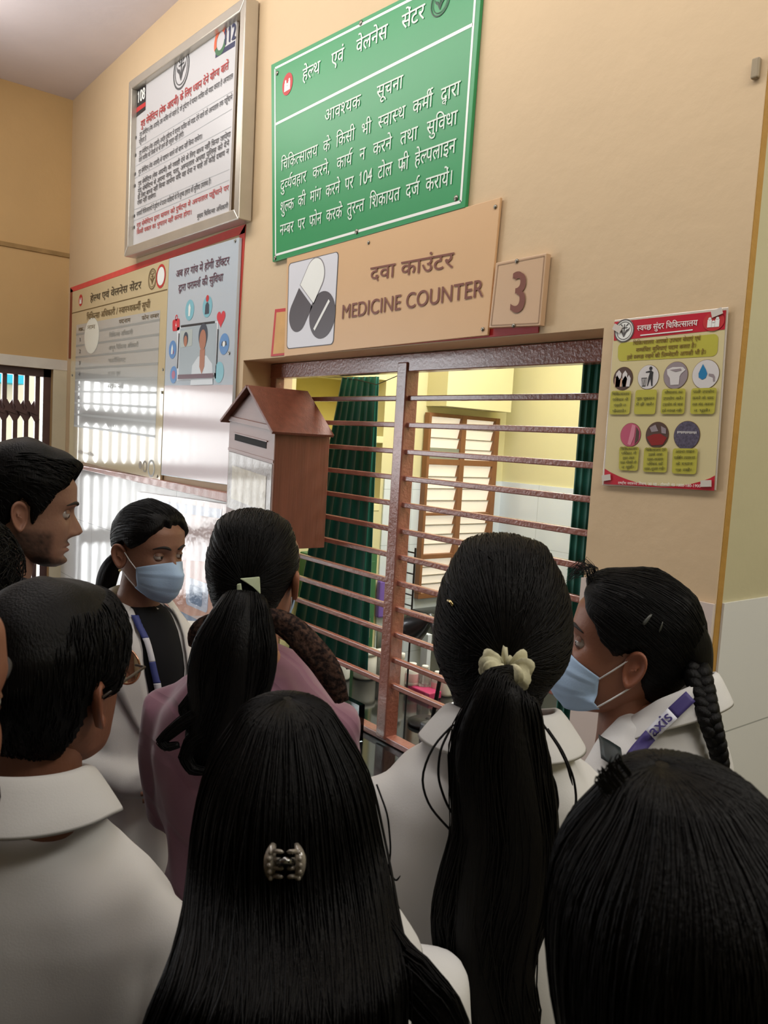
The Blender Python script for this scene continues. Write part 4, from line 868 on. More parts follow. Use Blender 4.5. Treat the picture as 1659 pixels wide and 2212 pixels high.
class Person:
    def __init__(s, label, px, py, dep, phi, bphi=None, pitch=0.0, roll=0.0, sc=1.0, skin='#9a6a50', fem=True, nose=1.0, thin=1.0, fwd=.035, arms=None, hair_m=None, jaw=1.0, voxel=.009, lift=.03):
        s.sc = sc; s.fem = fem; s.skin = np.array(srgb(skin)[:3]); s.hm = hair_m or M_hair; s.vox = voxel
        s.C = at(px, py, dep); h = math.atan2(s.C[1]-CAM[1], s.C[0]-CAM[0])
        bphi = phi if bphi is None else bphi
        s.rz = h-math.radians(bphi)-PI/2; s.hz = s.C[2]+lift
        b = Matrix.Rotation(s.rz, 4, 'Z'); f = np.array([-math.sin(s.rz), math.cos(s.rz), 0])
        base = s.C-f*fwd*sc; base[2] = 0
        s.root = empty('person', base, label, 'person', rz=s.rz)
        s.RM = s.root.matrix_world.copy()
        hrz = h-math.radians(phi)-PI/2
        s.HM = Matrix.Translation(Vector(s.C)) @ Matrix.Rotation(hrz, 4, 'Z') @ Matrix.Rotation(math.radians(pitch), 4, 'X') @ Matrix.Rotation(math.radians(roll), 4, 'Y') @ Matrix.Scale(sc, 4)
        s.thin = thin; s.arms = arms or {}
        s.P0 = head_base(jaw=jaw); s.PF = face(s.P0, nose, fem)
        s.neck_l = s.hz-.165*sc   # collar height, root-local
    def L(s, x, y, z): return (x, y, s.hz+z)            # root-local point, z relative to the eyes
    def arm_pts(s, sd):
        w = .178*s.thin
        d = s.arms.get(sd, [(w-.006, -.005, -.300), (w+.022, -.03, -.56), (w+.025, .06, -.78)])
        return [np.array(s.L(sd*x, y, z)) for x, y, z in d]
    def torso_rows(s, off=0.0, z0=-.165, z1=-.86, flare=1.0):
        R = [(-.165, .060, .060, -.012), (-.195, .078, .068, -.016), (-.222, .106, .080, -.014), (-.245, .138, .092, -.01), (-.285, .168, .104, -.006), (-.34, .178, .114, 0), (-.45, .170, .122, .004), (-.6, .150, .112, .002), (-.74, .160, .116, -.004), (-.86, .178, .122, -.006)]
        if z1 < -.86: R += [(z1, .178*flare, .125*flare, -.006)]
        return [(0, c, s.hz+z, (rx+off)*(s.thin if z < -.2 else 1), ry+off) for z, rx, ry, c in R if z <= z0+1e-6]
    def body(s, beard=0.0, lip='#8a5148', lids=True, hands=True):
        k = s.skin; mb = MB(); t = MB()
        t.rings(s.torso_rows(-.012)[::-1], 28, 2.3)
        for sd in (-1, 1):
            a = s.arm_pts(sd); t.tube([a[0]-[sd*.05, 0, -.01], a[0], lerp3(a[0], a[1], .5), a[1], lerp3(a[1], a[2], .5), a[2]], [.045, .044, .038, .034, .030, .022], 12)
            t.tube([s.L(sd*.085, 0, -.82), s.L(sd*.09, .0, -1.0), s.L(sd*.09, .01, -1.2), (sd*.09, 0, .10)], [.080, .075, .052, .036], 12)
        V, N, F_ = fuse(t, .013, 4); mb.add(xf(V, s.RM), F_, k)
        n = MB(); n.tube([(0, -.022, -.030), (0, -.026, -.07), (0, -.030, -.105), (0, -.036, -.135), (0, -.045, -.16)], np.array([.050, .050, .0515, .055, .064])*(1 if s.fem else 1.10), 24); mb.add(xf(n.arr(), s.HM), n.F, k*.97)
        P = s.PF; x, y, z = P[..., 0], P[..., 1], P[..., 2]; C = np.ones(P.shape)*k
        lm = (g2(x, .021)*np.maximum(g2(z+.0675, .0055), g2(z+.0785, .0065))*(y > .06))[..., None]*.75; C = C*(1-lm)+np.array(srgb(lip)[:3])*lm
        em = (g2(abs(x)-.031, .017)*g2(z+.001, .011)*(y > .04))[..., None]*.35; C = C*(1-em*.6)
        if beard:
            nz = np.array([[noise.noise((p[0]*160, p[1]*160, p[2]*160)) for p in r] for r in P])
            mo = np.maximum(g2(x, .027)*g2(z+.058, .0065), g2(x, .014)*g2(z+.094, .008)*.7)
            jw = ss((-.028-z)/.02)*ss((.060-y)/.02)*ss((y+.035)/.02)+ss((-.088-z)/.01)*ss((y+.0)/.03)*.75
            bm = np.clip(np.maximum(mo*1.2, jw*.72)*(y > -.03)*beard*(1+.35*nz), 0, .95)[..., None]; C = C*(1-bm)+np.array([.010, .008, .007])*bm
        h = MB().grid(P, capa=True, capb=True, col=C.reshape(-1, 3)); h.C = [C.reshape(-1, 3)]
        mb.add(xf(h.arr(), s.HM), h.F, C.reshape(-1, 3))
        for sd in (-1, 1):
            e = MB(); ear_mesh(e, sd, k); V = e.arr(); mb.add(xf(V, s.HM), e.F, k*np.array([1.02, .9, .86]))
            if lids:
                for zz0, zz1, nm in ((.20, 1.35, 1), (-1.25, -.42, -1)):
                    a = np.linspace(-1.25, 1.25, 13); G = []
                    for q in np.linspace(zz0, zz1, 6):
                        G.append([(sd*.031+.0142*math.cos(q)*math.sin(b_), .0655+.0142*math.cos(q)*math.cos(b_), .0142*math.sin(q)) for b_ in a])
                    u = MB().grid(np.array(G), cu=False); mb.add(xf(u.arr(), s.HM), u.F, k*.72)
            if hands:
                a = s.arm_pts(sd); hmb = MB(); d = a[2]-a[1]; hand(hmb, a[2], d, (-sd*.9, .25, 0) if 'n%d' % sd not in s.arms else s.arms['n%d' % sd], sd, k); mb.add(xf(hmb.arr(), s.RM), hmb.F, k)
        s.b = obj('body', mb, M_skin, s.root, smooth=True, col=True)
    def eyes(s, look=0.0, down=0.0, brow=1.0):
        for sd in (-1, 1):
            e = MB().sphere((sd*.031, .0655, 0), .0128, 18, 12); o = obj('eye', MB().add(xf(e.arr(), s.HM), e.F), M_eyew, s.root, smooth=True)
            d = np.array([look, 1, -down]); d /= np.linalg.norm(d); c = np.array([sd*.031, .0655, 0])+d*.0062
            i = MB().sphere(c, .0078, 18, 12); obj('iris', MB().add(xf(i.arr(), s.HM), i.F), M_iris, o, smooth=True)
            bp = []
            for t in np.linspace(0, 1, 12):
                x = sd*(.011+.040*t); zz = .0175+.0085*math.sin(PI*min(t*.85+.05, 1)); bp.append((x, zz))
            tr = BVHTree.FromPolygons([Vector(p) for p in s.PF.reshape(-1, 3)], [(i_*NA+j, i_*NA+(j+1) % NA, (i_+1)*NA+(j+1) % NA, (i_+1)*NA+j) for i_ in range(NZ-1) for j in range(NA)])
            Q = []
            for x, zz in bp:
                hit = tr.ray_cast(Vector((x, .3, zz)), Vector((0, -1, 0)))[0]; Q.append((x, hit.y+.0003 if hit else .08, zz))
            m = MB().tube(Q, [.0016, .0028, .0034, .0036, .0036, .0035, .0033, .003, .0026, .0022, .0016, .0008], 8); obj('eyebrow', MB().add(xf(m.arr(), s.HM), m.F), M_brow, s.root, smooth=True)
    # ---- clothing
    def coat(s, m=None, name='coat', hem=-1.0, off=.012, amp=.026, sleeve=.058, f=5.5, flare=1.15, cuff=.036, top=-.178):
        t = MB(); R = s.torso_rows(off, z1=hem, flare=flare); R[0] = (0, -.014, s.hz+top, .066, .064)
        t.rings(R[::-1], 40, 2.35)
        for sd in (-1, 1):
            a = s.arm_pts(sd); t.tube([a[0]-[sd*.07, 0, -.012], a[0]-[0, 0, .01], lerp3(a[0], a[1], .5), a[1], lerp3(a[1], a[2], .5), lerp3(a[1], a[2], .97)], [sleeve*.95, sleeve*1.0, sleeve*.93, sleeve*.88, sleeve*.76, cuff*1.15], 16)
        V, N, F_ = fuse(t, s.vox, 8); V = wrinkle(V, N, amp, f, s.hz*7+s.C[0]*3)
        s.cV, s.cF = V, F_; s.cB = BVHTree.FromPolygons([Vector(v) for v in V], F_)
        o = obj(name, MB().add(xf(V, s.RM), F_), m or M_coat, s.root, smooth=True); s.coat_o = o
        return o
    def on_coat(s, x, z, back=False, lift=.003):
        d = -1 if not back else 1
        h = s.cB.ray_cast(Vector((x, -d*.6, z)), Vector((0, d, 0)))
        return (h[0]+h[1]*lift) if h[0] else Vector((x, 0, z))
    def patch(s, name, left, right, m, back=False, lift=.003, n=5, parent=None, thick=.0015):
        """cloth strip laid on the coat between two edge polylines of (x, z-from-eyes)"""
        L_, R_ = np.array(left), np.array(right); k = 16; t = np.linspace(0, 1, k); G = []
        it = lambda A, q: np.array([np.interp(q, np.linspace(0, 1, len(A)), A[:, c]) for c in (0, 1)])
        for q in t:
            a, b = it(L_, q), it(R_, q); G.append([s.on_coat(*(a*(1-u)+b*u+[0, s.hz]), back, lift) for u in np.linspace(0, 1, n)])
        g = MB().grid(np.array(G), cu=False); o = obj(name, MB().add(xf(g.arr(), s.RM), g.F), m, parent or s.root, smooth=True)
        sm = o.modifiers.new('thick', 'SOLIDIFY'); sm.thickness = thick; sm.offset = 1 if back else -1
        return o
    def collar(s, m=None, r=.066, spread=.045, drop=.055, stand=.03, gap=.35, tip=.03, z=-.178, cy=-.02, parent=None, lean=0.0):  # lean lowers the front
        a = np.linspace(gap, 2*PI-gap, 44)+PI/2; G = []
        for t, (rr, zz) in ((0, (r, 0)), (1, (r*.97, stand*.6)), (2, (r, stand)), (3, (r+.006, stand+.002)), (4, (r+spread*.55, stand-drop*.45)), (5, (r+spread, stand-drop))):
            row = []
            for q in a:
                e = abs(((q-PI/2)-PI)/(PI-gap))**6; k = max(t-3, 0)/2
                x = (rr+tip*e*k*.4)*math.cos(q); y = cy+(rr+tip*e*k)*math.sin(q)*1.0
                row.append((x, y, s.hz+z+zz-tip*e*k*1.1+.010*(-math.sin(q))-.02*max(math.sin(q), 0)-lean*math.sin(q)))
            G.append(row)
        g = MB().grid(np.array(G), cu=False); o = obj('collar', MB().add(xf(g.arr(), s.RM), g.F), m or M_coat, parent or s.root, smooth=True)
        sm = o.modifiers.new('thick', 'SOLIDIFY'); sm.thickness = .0025
        ss_ = o.modifiers.new('sub', 'SUBSURF'); ss_.levels = 1; ss_.render_levels = 1
        return o
    def legs(s, m=None):
        t = MB(); t.rings([(0, -.006, s.hz+z, rx*s.thin, ry) for z, rx, ry in ((-.98, .13, .10), (-.9, .158, .112), (-.80, .160, .114), (-.72, .150, .108))], 24, 2.3)
        for sd in (-1, 1): t.tube([s.L(sd*.085, 0, -.82), s.L(sd*.095, 0, -1.0), s.L(sd*.095, .01, -1.2), (sd*.095, 0, .05)], [.088, .086, .068, .056], 16)
        V, N, F_ = fuse(t, .013, 5); V = wrinkle(V, N, .004, 12); obj('trousers', MB().add(xf(V, s.RM), F_), m or M_trou, s.root, smooth=True)
        for sd in (-1, 1):
            q = MB(); q.rings([(sd*.095, .045, 0.0, .042, .125), (sd*.095, .045, .02, .045, .130), (sd*.095, .040, .045, .042, .115), (sd*.095, .0, .075, .038, .055), (sd*.095, -.01, .09, .034, .045)], 20, 2.3)
            obj('shoe', MB().add(xf(q.arr(), s.RM), q.F), M_shoe, s.root, smooth=True)
    def mask(s, top=-.012, free=0.0, m=None):
        """pleated mask laid over the nose and chin, with ear loops"""
        na, nv = 33, 22; G = []
        tr = BVHTree.FromPolygons([Vector(p) for p in s.P0.reshape(-1, 3)], [(i*NA+j, i*NA+(j+1) % NA, (i+1)*NA+(j+1) % NA, (i+1)*NA+j) for i in range(NZ-1) for j in range(NA)])
        for v in np.linspace(0, 1, nv):
            row = []
            for a in np.linspace(-1, 1, na):
                th = a*1.22; zt = top-.020*abs(a)**1.6; zb = -.122+.034*abs(a)**1.5; z = zt+(zb-zt)*v
                d = Vector((math.sin(th), math.cos(th), 0)); o = Vector((0, .005, max(z, -.104)))
                h = tr.ray_cast(o+d*.3, -d)[0]; r = (h-o).length if h else .07
                tent = .025*g2(a, .20)*np.interp(v, [0, .12, .30, .45, .75, 1], [.22, .55, 1.0, .8, .42, .20])+.013*g2(a, .5)*math.sin(PI*min(v*1.05, 1))
                pl = .0022*((v*3.2) % 1.0)*(.22 < v < .80)*(1-abs(a)**4)
                row.append(tuple(o+d*(r+.004+tent+pl+free*max(v-.6, 0)*abs(a)**3)+Vector((0, -.012*max(0, v-.85)/.15, z-o.z))))
            G.append(row)
        G = np.array(G); mb = MB().grid(G, cu=False); o = obj('face_mask', MB().add(xf(mb.arr(), s.HM), mb.F), m or M_mask, s.root, smooth=True); q = o.modifiers.new('thick', 'SOLIDIFY'); q.thickness = .0012
        for sd, j in ((-1, 0), (1, na-1)):
            for (p, e) in ((G[1, j], (sd*.076, -.020, .016)), (G[nv-2, j], (sd*.077, -.024, -.034))):
                pts = [p, lerp3(p, e, .35)+[sd*.003, 0, 0], lerp3(p, e, .7)+[sd*.003, 0, 0], e]; t = MB().tube(pts, .0014, 6); obj('ear_loop', MB().add(xf(t.arr(), s.HM), t.F), M_loop, o, smooth=True)
    # ---- hair
    def cap(s, hl, thick=.014, topthick=None, mb=None, nz=.0015, dens=0):
        """hair over the scalp above the hairline hl: list of (degrees from the front, height)"""
        hd, hh = np.array(hl).T; P = s.P0; c0 = np.array([0, -.008, .0]); th = np.degrees(np.arctan2(abs(P[..., 0]), P[..., 1])); z = P[..., 2]
        jit = np.array([[noise.noise((p[0]*60, p[1]*60, p[2]*60))*.006 for p in r] for r in P])
        mk = ss((z-np.interp(th, hd, hh)+jit)/.016)
        T = thick+(0 if topthick is None else (topthick-thick)*ss((z-.03)/.07))
        Nn = P-np.array([0, -.008, 0])[None, None]*np.ones_like(P); Nn[..., 2] = Nn[..., 2]*ss((z-.02)/.09); Nn /= np.linalg.norm(Nn, axis=2)[..., None]
        gro = np.array([[noise.noise((p[0]*25, p[1]*25, p[2]*10+5)) for p in r] for r in P])
        Q = P+Nn*((T*(1+.25*gro))*mk-.006*(1-mk))[..., None]
        F_ = [(i*NA+j, i*NA+(j+1) % NA, (i+1)*NA+(j+1) % NA, (i+1)*NA+j) for i in range(NZ-1) for j in range(NA) if max(mk[i, j], mk[i+1, j], mk[i, (j+1) % NA], mk[i+1, (j+1) % NA]) > .02]
        F_.append(tuple((NZ-1)*NA+j for j in range(NA)))
        s.hb = BVHTree.FromPolygons([Vector(p) for p in Q.reshape(-1, 3)], [(i*NA+j, i*NA+(j+1) % NA, (i+1)*NA+(j+1) % NA, (i+1)*NA+j) for i in range(NZ-1) for j in range(NA)]+[F_[-1]])
        used = sorted({i for f in F_ for i in f}); mp = {u: i for i, u in enumerate(used)}
        mb = mb or MB(); mb.add(Q.reshape(-1, 3)[used], [tuple(mp[i] for i in f) for f in F_]); s.hmask = (hd, hh); s.hs = mb
        return mb
    def scalp(s, d, lift=.0008):
        c = Vector((0, -.008, .01)); d = Vector(d).normalized(); h = s.hb.ray_cast(c+d*.4, -d)[0]
        return np.array(h+d*lift) if h else np.array(c+d*.1)
    def combed(s, n, gather, r=.0007, lift=.0012, spread=.12, rng=RNG, upto=1.0):
        """strands running over the cap from the hairline to the gather direction"""
        g0 = np.array(gather, float); g0 /= np.linalg.norm(g0); hd, hh = s.hmask
        for _ in range(n):
            a = rng.uniform(-PI, PI); th = abs(math.degrees(a)); z0 = np.interp(th, hd, hh)+rng.uniform(.004, .10)
            d0 = np.array([math.sin(a)*.075, math.cos(a)*.09, min(z0, .115)]); d0 /= np.linalg.norm(d0)
            if d0@g0 > .93: continue
            om = math.acos(np.clip(d0@g0, -1, 1)); P = []
            k = max(5, int(om*7)); tt = np.linspace(0, upto, k); sp = rng.normal(0, spread)
            for t in tt:
                d = (math.sin((1-t)*om)*d0+math.sin(t*om)*g0)/math.sin(om); d = d+np.cross(d0, g0)*sp*math.sin(PI*t)*.5; P.append(s.scalp(d, lift*rng.uniform(.2, 1.2)))
            s.hs.tube(P, [r*.6]+[r]*(k-2)+[r*.6], 4)
    def short_strands(s, n, L_, flow, r=.0008, lift=.004, curl=0.0, rng=RNG):
        hd, hh = s.hmask
        for _ in range(n):
            a = rng.uniform(-PI, PI); z0 = np.interp(abs(math.degrees(a)), hd, hh)+rng.uniform(.0, .13)
            d = np.array([math.sin(a)*.075, math.cos(a)*.09, min(z0, .118)]); d /= np.linalg.norm(d); P = []
            f = np.array(flow(d)); ph = rng.uniform(0, 6)
            for t in np.linspace(0, 1, 7):
                e = d+f*L_*t/.1+np.array([math.sin(ph+t*7), math.cos(ph+t*6), math.sin(ph*2+t*8)])*curl*t; P.append(s.scalp(e, -.002+lift*math.sin(PI*.8*t)+curl*.03*t))
            s.hs.tube(P, [r, r, r, r, r*.8, r*.6, r*.2], 4)
    def finish_hair(s, M=None, name='hair', m=None):
        return obj(name, MB().add(xf(s.hs.arr(), s.HM if M is None else M), s.hs.F), m or s.hm, s.root, smooth=True)

def bundle(mb, path, rad, n, r=.0009, rng=RNG, flat=1.0, wav=.0, end=.25, shell=True, k=16):
    """thin strands along a lock: path points, radius at each"""
    P = np.asarray(path, float); R = np.asarray(rad, float); t0 = np.linspace(0, 1, len(P))
    it = lambda t: np.array([np.interp(t, t0, P[:, c]) for c in range(3)])
    for _ in range(n):
        a = rng.uniform(0, 2*PI); q = math.sqrt(rng.uniform(.55 if shell else 0, 1.0)); te = 1-rng.uniform(0, end)**1.5; ph = rng.uniform(0, 6); pts = []
        tw = rng.normal(0, .5)
        for t in np.linspace(0, te, k):
            c = it(t); T = it(min(t+.02, 1))-it(max(t-.02, 0)); T /= np.linalg.norm(T)+1e-9
            u = np.cross(T, (FWD[0], FWD[1], .01)); u /= np.linalg.norm(u)+1e-9; v = np.cross(T, u); rr = np.interp(t, t0, R)*q
            aa = a+tw*t; pts.append(c+u*math.cos(aa)*rr+v*math.sin(aa)*rr*flat+u*wav*math.sin(ph+t*14)*t)
        mb.tube(pts, [r]*(k-2)+[r*.7, r*.2], 4)
def lockmass(mb, path, rad, flat=1.0, n=18):
    P = np.asarray(path, float); t0 = np.linspace(0, 1, len(P)); t = np.linspace(0, 1, max(14, 3*len(P)))
    Q = np.stack([smooth1(np.interp(t, t0, P[:, c]), 2) for c in range(3)], 1); R = smooth1(np.interp(t, t0, rad), 2); a = np.arange(n)*2*PI/n; G = []
    for i in range(len(Q)):
        T = Q[min(i+1, len(Q)-1)]-Q[max(i-1, 0)]; T /= np.linalg.norm(T); u = np.cross(T, (FWD[0], FWD[1], .01)); u /= np.linalg.norm(u); v = np.cross(T, u); rr = R[i]*(1+.10*np.sin(a*5+i*.15)+.05*np.sin(a*11-i*.1))
        G.append(Q[i]+np.cos(a)[:, None]*u*rr[:, None]+np.sin(a)[:, None]*v*(rr*flat)[:, None])
    mb.grid(np.array(G))
def mass(mb, rows, ratio=1.0, n=40, push=0.0, lump=.02, dome=True):
    """hair volume around the rows (pixel height, left, right, depth): horizontal rings of real size; returns the ring array"""
    G = []; a = np.arange(n)*2*PI/n
    rr = np.array(rows, float); 
    if dome:
        y0, l0, r0, d0 = rr[0]; y1, l1, r1, d1 = rr[1]; c = (l0+r0)/2
        extra = [(y0+(y1-y0)*q, c+(l1-c)*math.sqrt(1-(1-q)**2), c+(r1-c)*math.sqrt(1-(1-q)**2), d0+(d1-d0)*q) for q in (.004, .03, .08, .16, .28, .43, .6, .8)]; rr = np.vstack([extra, rr[1:]])
    ys = np.concatenate([rr[:9, 0], np.linspace(rr[9, 0], rr[-1, 0], max(18, len(rr)*2))])
    for y in ys:
        l, r, d = (np.interp(y, rr[:, 0], rr[:, c]) for c in (1, 2, 3)); C = at((l+r)/2, y, d); hx = (r-l)/2/FPX*d
        w = C-CAM; w[2] = 0; w /= np.linalg.norm(w); u = np.array([w[1], -w[0], 0]); ra = ratio(y) if callable(ratio) else ratio
        lm = np.array([1+lump*noise.noise((math.cos(q)*2.2, math.sin(q)*2.2, y*.004)) for q in a])
        G.append(C+w*push+np.cos(a)[:, None]*u*(hx*lm)[:, None]+np.sin(a)[:, None]*w*(hx*ra*lm)[:, None])
    G = np.array(G)
    for c in range(3):
        G[7:, :, c] = np.apply_along_axis(lambda q: smooth1(q, 2), 0, G[7:, :, c])
    mb.grid(G); return G
def hit(G, px, py, lift=0.0):
    nz, na = G.shape[:2]; tr = BVHTree.FromPolygons([Vector(v) for v in G.reshape(-1, 3)], [(i*na+j, i*na+(j+1) % na, (i+1)*na+(j+1) % na, (i+1)*na+j) for i in range(nz-1) for j in range(na)])
    d = Vector(ray(px, py)).normalized(); h = tr.ray_cast(Vector(CAM), d)[0]; return np.array(h-d*lift)
def mass_comb(mb, G, q, c, n, hi, r=.0008, rng=RNG, lift=.0015):
    """strands lying on the hair volume from its outline back to the gathering point q"""
    nz, na = G.shape[:2]; tr = BVHTree.FromPolygons([Vector(v) for v in G.reshape(-1, 3)], [(i*na+j, i*na+(j+1) % na, (i+1)*na+(j+1) % na, (i+1)*na+j) for i in range(nz-1) for j in range(na)]+[tuple(range(na))])
    gq = (q-c)/np.linalg.norm(q-c); cv = Vector(c)
    for _ in range(n):
        d0 = G[int(rng.integers(0, hi)), int(rng.integers(0, na))]-c; d0 /= np.linalg.norm(d0); om = math.acos(np.clip(d0@gq, -1, 1))
        if om < .15 or om > 2.9: continue
        k = max(5, int(om*7)); P = []; lf = lift*rng.uniform(.1, 1.2); sp = rng.normal(0, .12)
        for t in np.linspace(0, .96, k):
            d = (math.sin((1-t)*om)*d0+math.sin(t*om)*gq)/math.sin(om)+np.cross(d0, gq)*sp*math.sin(PI*t); d = Vector(d).normalized(); h = tr.ray_cast(cv+d*.5, -d)[0]
            if h: P.append(np.array(h+d*lf))
        if len(P) > 3: mb.tube(P, [r*.6]+[r]*(len(P)-2)+[r*.6], 4)
def mass_strands(mb, G, n, r=.0008, lift=.002, rng=RNG, lo=0, fly=.0):
    nz, na = G.shape[:2]; cen = G.mean(1)
    for _ in range(n):
        a = rng.uniform(0, na); i0 = min(int(abs(rng.normal(0, 3.5)))+lo, nz//3); i1 = int(rng.integers(nz*2//3, nz)); dr = rng.normal(0, 1.2); pts = []; lf = lift*rng.uniform(.0, 1.3); kk = max(6, (i1-i0)//2)
        out = fly*rng.uniform(0, 1)**3
        for i in np.linspace(i0, i1, kk):
            q = (a+dr*(i-i0)/max(i1-i0, 1)) % na; j = int(q); f = q-j; ii = int(i); p = G[ii, j]*(1-f)+G[ii, (j+1) % na]*f; o = p-cen[ii]; o /= np.linalg.norm(o)+1e-9
            pts.append(p+o*(lf+out*(i-i0)/max(i1-i0, 1)))
        mb.tube(pts, [r*.5]+[r]*(len(pts)-2)+[r*.3], 4)
def wisp(mb, pix, r=.0012):
    P = np.array([at(*p) for p in pix]); t0 = np.linspace(0, 1, len(P)); t = np.linspace(0, 1, 20); Q = np.stack([smooth1(np.interp(t, t0, P[:, c]), 2) for c in range(3)], 1); mb.tube(Q, [r]*17+[r*.8, r*.6, r*.3], 5)

HL_F = [(0, .074), (18, .073), (35, .062), (50, .040), (65, .020), (80, .004), (92, .018), (105, .020), (118, -.030), (140, -.068), (180, -.082)]
HL_R = [(0, .088), (30, .092), (50, .088), (62, .074), (72, .035), (84, -.030), (93, .012), (106, .022), (118, -.030), (140, -.066), (180, -.080)]
HL_M = [(0, .070), (22, .072), (36, .062), (48, .046), (60, .034), (72, .000), (84, -.030), (93, .012), (106, .022), (118, -.030), (140, -.066), (180, -.080)]

# ---- 1. man in profile at the far left
p = Person('bearded man in profile with swept back hair, nearest the folding gate', 62, 1099, 1.62, 88, 75, pitch=-6, sc=.97, skin='#8f6a58', fem=False, nose=1.12, jaw=1.06, hair_m=M_hair)
p.body(beard=1.0, lip='#7c4d48'); p.eyes(0, .45, 1)
p.cap(HL_M, .014, .027); R1 = np.random.default_rng(11)
p.short_strands(900, .05, lambda d: (d[0]*.1, .75*(.6+d[2])-.2, .1-.5*(1-d[2])), r=.0010, lift=.006, curl=.03, rng=R1)
p.finish_hair(); p.coat(mat('dark_jacket', '#22252c', .75, .25, var=.1), 'jacket', hem=-.85); p.collar(mat('dark_jacket', '#22252c')); p.legs()

# ---- 2. masked girl at the left, three-quarter view
p = Person('masked girl in open white coat over black top, facing the camera side', 325, 1190, 2.02, 140, 150, pitch=-3, sc=.98, skin='#8a6350', thin=.93,
           arms={-1: [(.165, 0, -.285), (.21, .0, -.53), (.02, .17, -.56)], 1: [(.165, 0, -.285), (.21, .0, -.53), (.0, .19, -.60)], 'n-1': (0, -1, .1), 'n1': (0, -1, .1)})
p.body(); p.eyes(-.35, .0); p.mask()
p.cap([(0, .070), (20, .068), (38, .050), (55, .026), (70, .012), (84, .004), (94, .018), (105, .016), (118, -.030), (140, -.066), (180, -.080)], .010, .014); R2 = np.random.default_rng(2); p.combed(420, (0.0, -1, -.25), rng=R2)
pt = [(0, -.10, -.025), (0, -.135, -.045), (.01, -.150, -.09), (.02, -.150, -.15), (.03, -.145, -.21)]; lockmass(p.hs, pt, [.014, .022, .026, .022, .008]); p.finish_hair()
p.coat(hem=-.86, amp=.018, f=8)
p.legs()
M_blk = mat('black_knit_top', '#15161a', .8, .2)
p.patch('black_top', [(-.045, -.165), (-.050, -.20), (-.055, -.30), (-.03, -.46), (-.004, -.52)], [(.045, -.165), (.050, -.20), (.055, -.30), (.03, -.46), (.004, -.52)], M_blk, lift=.003, n=9)
for sd in (-1, 1):
    p.patch('lapel', [(sd*.055, -.185), (sd*.060, -.22), (sd*.058, -.30), (sd*.034, -.46), (sd*.004, -.54)], [(sd*.085, -.20), (sd*.115, -.28), (sd*.120, -.345), (sd*.070, -.45), (sd*.012, -.54)], M_coat, lift=.009, thick=.004)
p.collar(r=.068, gap=.75, tip=.015, drop=.05)
M_lan = mat('lanyard_blue', '#3b4687', .6); M_lanw = mat('lanyard_white', '#d6d8e2', .6)
for sd in (1,):
    for k in range(6):
        z0_, z1_ = -.19-.05*k, -.19-.05*(k+1); xa, xb = sd*(.052-.0075*k), sd*(.052-.0075*(k+1))
        p.patch('lanyard', [(xa-.007, z0_), (xb-.007, z1_)], [(xa+.007, z0_), (xb+.007, z1_)], M_lan if k % 2 == 0 else M_lanw, lift=.014, n=3)
for sd in (-1, 1): e = MB().sphere((sd*.080, -.014, -.046), .0035, 12, 8); obj('earring', MB().add(xf(e.arr(), p.HM), e.F), M_gold, p.root, smooth=True)

# ---- 3. woman in the lilac quilted jacket
p = Person('woman in lilac quilted jacket seen from behind with a low wavy ponytail', 564, 1243, 1.57, 22, 14, sc=.95, lift=.035, skin='#9c6c52', thin=.92,
           arms={-1: [(.158, -.005, -.300), (.165, .04, -.54), (.09, .17, -.66)], 1: [(.162, -.005, -.300), (.175, .04, -.54), (.10, .17, -.66)], 'n-1': (0, -1, .1), 'n1': (0, -1, .1)}, hair_m=M_hair)
p.body(); p.mask()
M_lil = mat('lilac_quilted_cloth', '#8e6476', .7, .3, var=.12, vscale=4, bump=.25, bscale=7, bdetail=2, sheen=.3)
_n = M_lil.node_tree; _w = _n.nodes.new('ShaderNodeTexWave'); _w.wave_type = 'BANDS'; _w.bands_direction = 'DIAGONAL'; _w.wave_profile = 'SIN'; _w.inputs['Scale'].default_value = 5.5; _w.inputs['Distortion'].default_value = 2.0; _w.inputs['Detail'].default_value = 1.0
_cr = _n.nodes.new('ShaderNodeValToRGB'); _cr.color_ramp.elements[0].position = .0; _cr.color_ramp.elements[1].position = .12; _bb = _n.nodes.new('ShaderNodeBump'); _bb.inputs['Strength'].default_value = .35; _bb.inputs['Distance'].default_value = .006
_b0 = [q for q in _n.nodes if q.type == 'BUMP' and q != _bb][0]; _mp = [q for q in _n.nodes if q.type == 'MAPPING'][0]
_n.links.new(_mp.outputs[0], _w.inputs['Vector']); _n.links.new(_w.outputs['Fac'], _cr.inputs[0]); _n.links.new(_cr.outputs[0], _bb.inputs['Height']); _n.links.new(_b0.outputs[0], _bb.inputs['Normal']); _n.links.new(_bb.outputs[0], _n.nodes['Principled BSDF'].inputs['Normal'])
p.coat(M_lil, 'jacket', hem=-.80, off=.022, amp=.017, sleeve=.060, f=8.5, cuff=.045); p.legs()
D3 = 1.55
mb = MB(); rw = [(1099, 548, 548, D3), (1150, 464, 634, D3), (1185, 451, 646, D3), (1220, 447, 645, D3), (1250, 448, 630, D3-.01), (1290, 456, 606, D3-.03), (1320, 466, 590, D3-.04), (1345, 474, 578, D3-.05), (1370, 480, 570, D3-.05)]
G = mass(mb, rw, 1.2, lump=.012); R3 = np.random.default_rng(3)
mass_comb(mb, G, at(530, 1272, D3-.12), at(548, 1235, D3), 620, len(G)*3//4, .0008, R3)
tail = [(530, 1285, D3-.115), (522, 1330, D3-.135), (510, 1390, D3-.145), (500, 1450, D3-.15), (490, 1510, D3-.15), (470, 1570, D3-.15), (450, 1620, D3-.15), (440, 1662, D3-.15)]
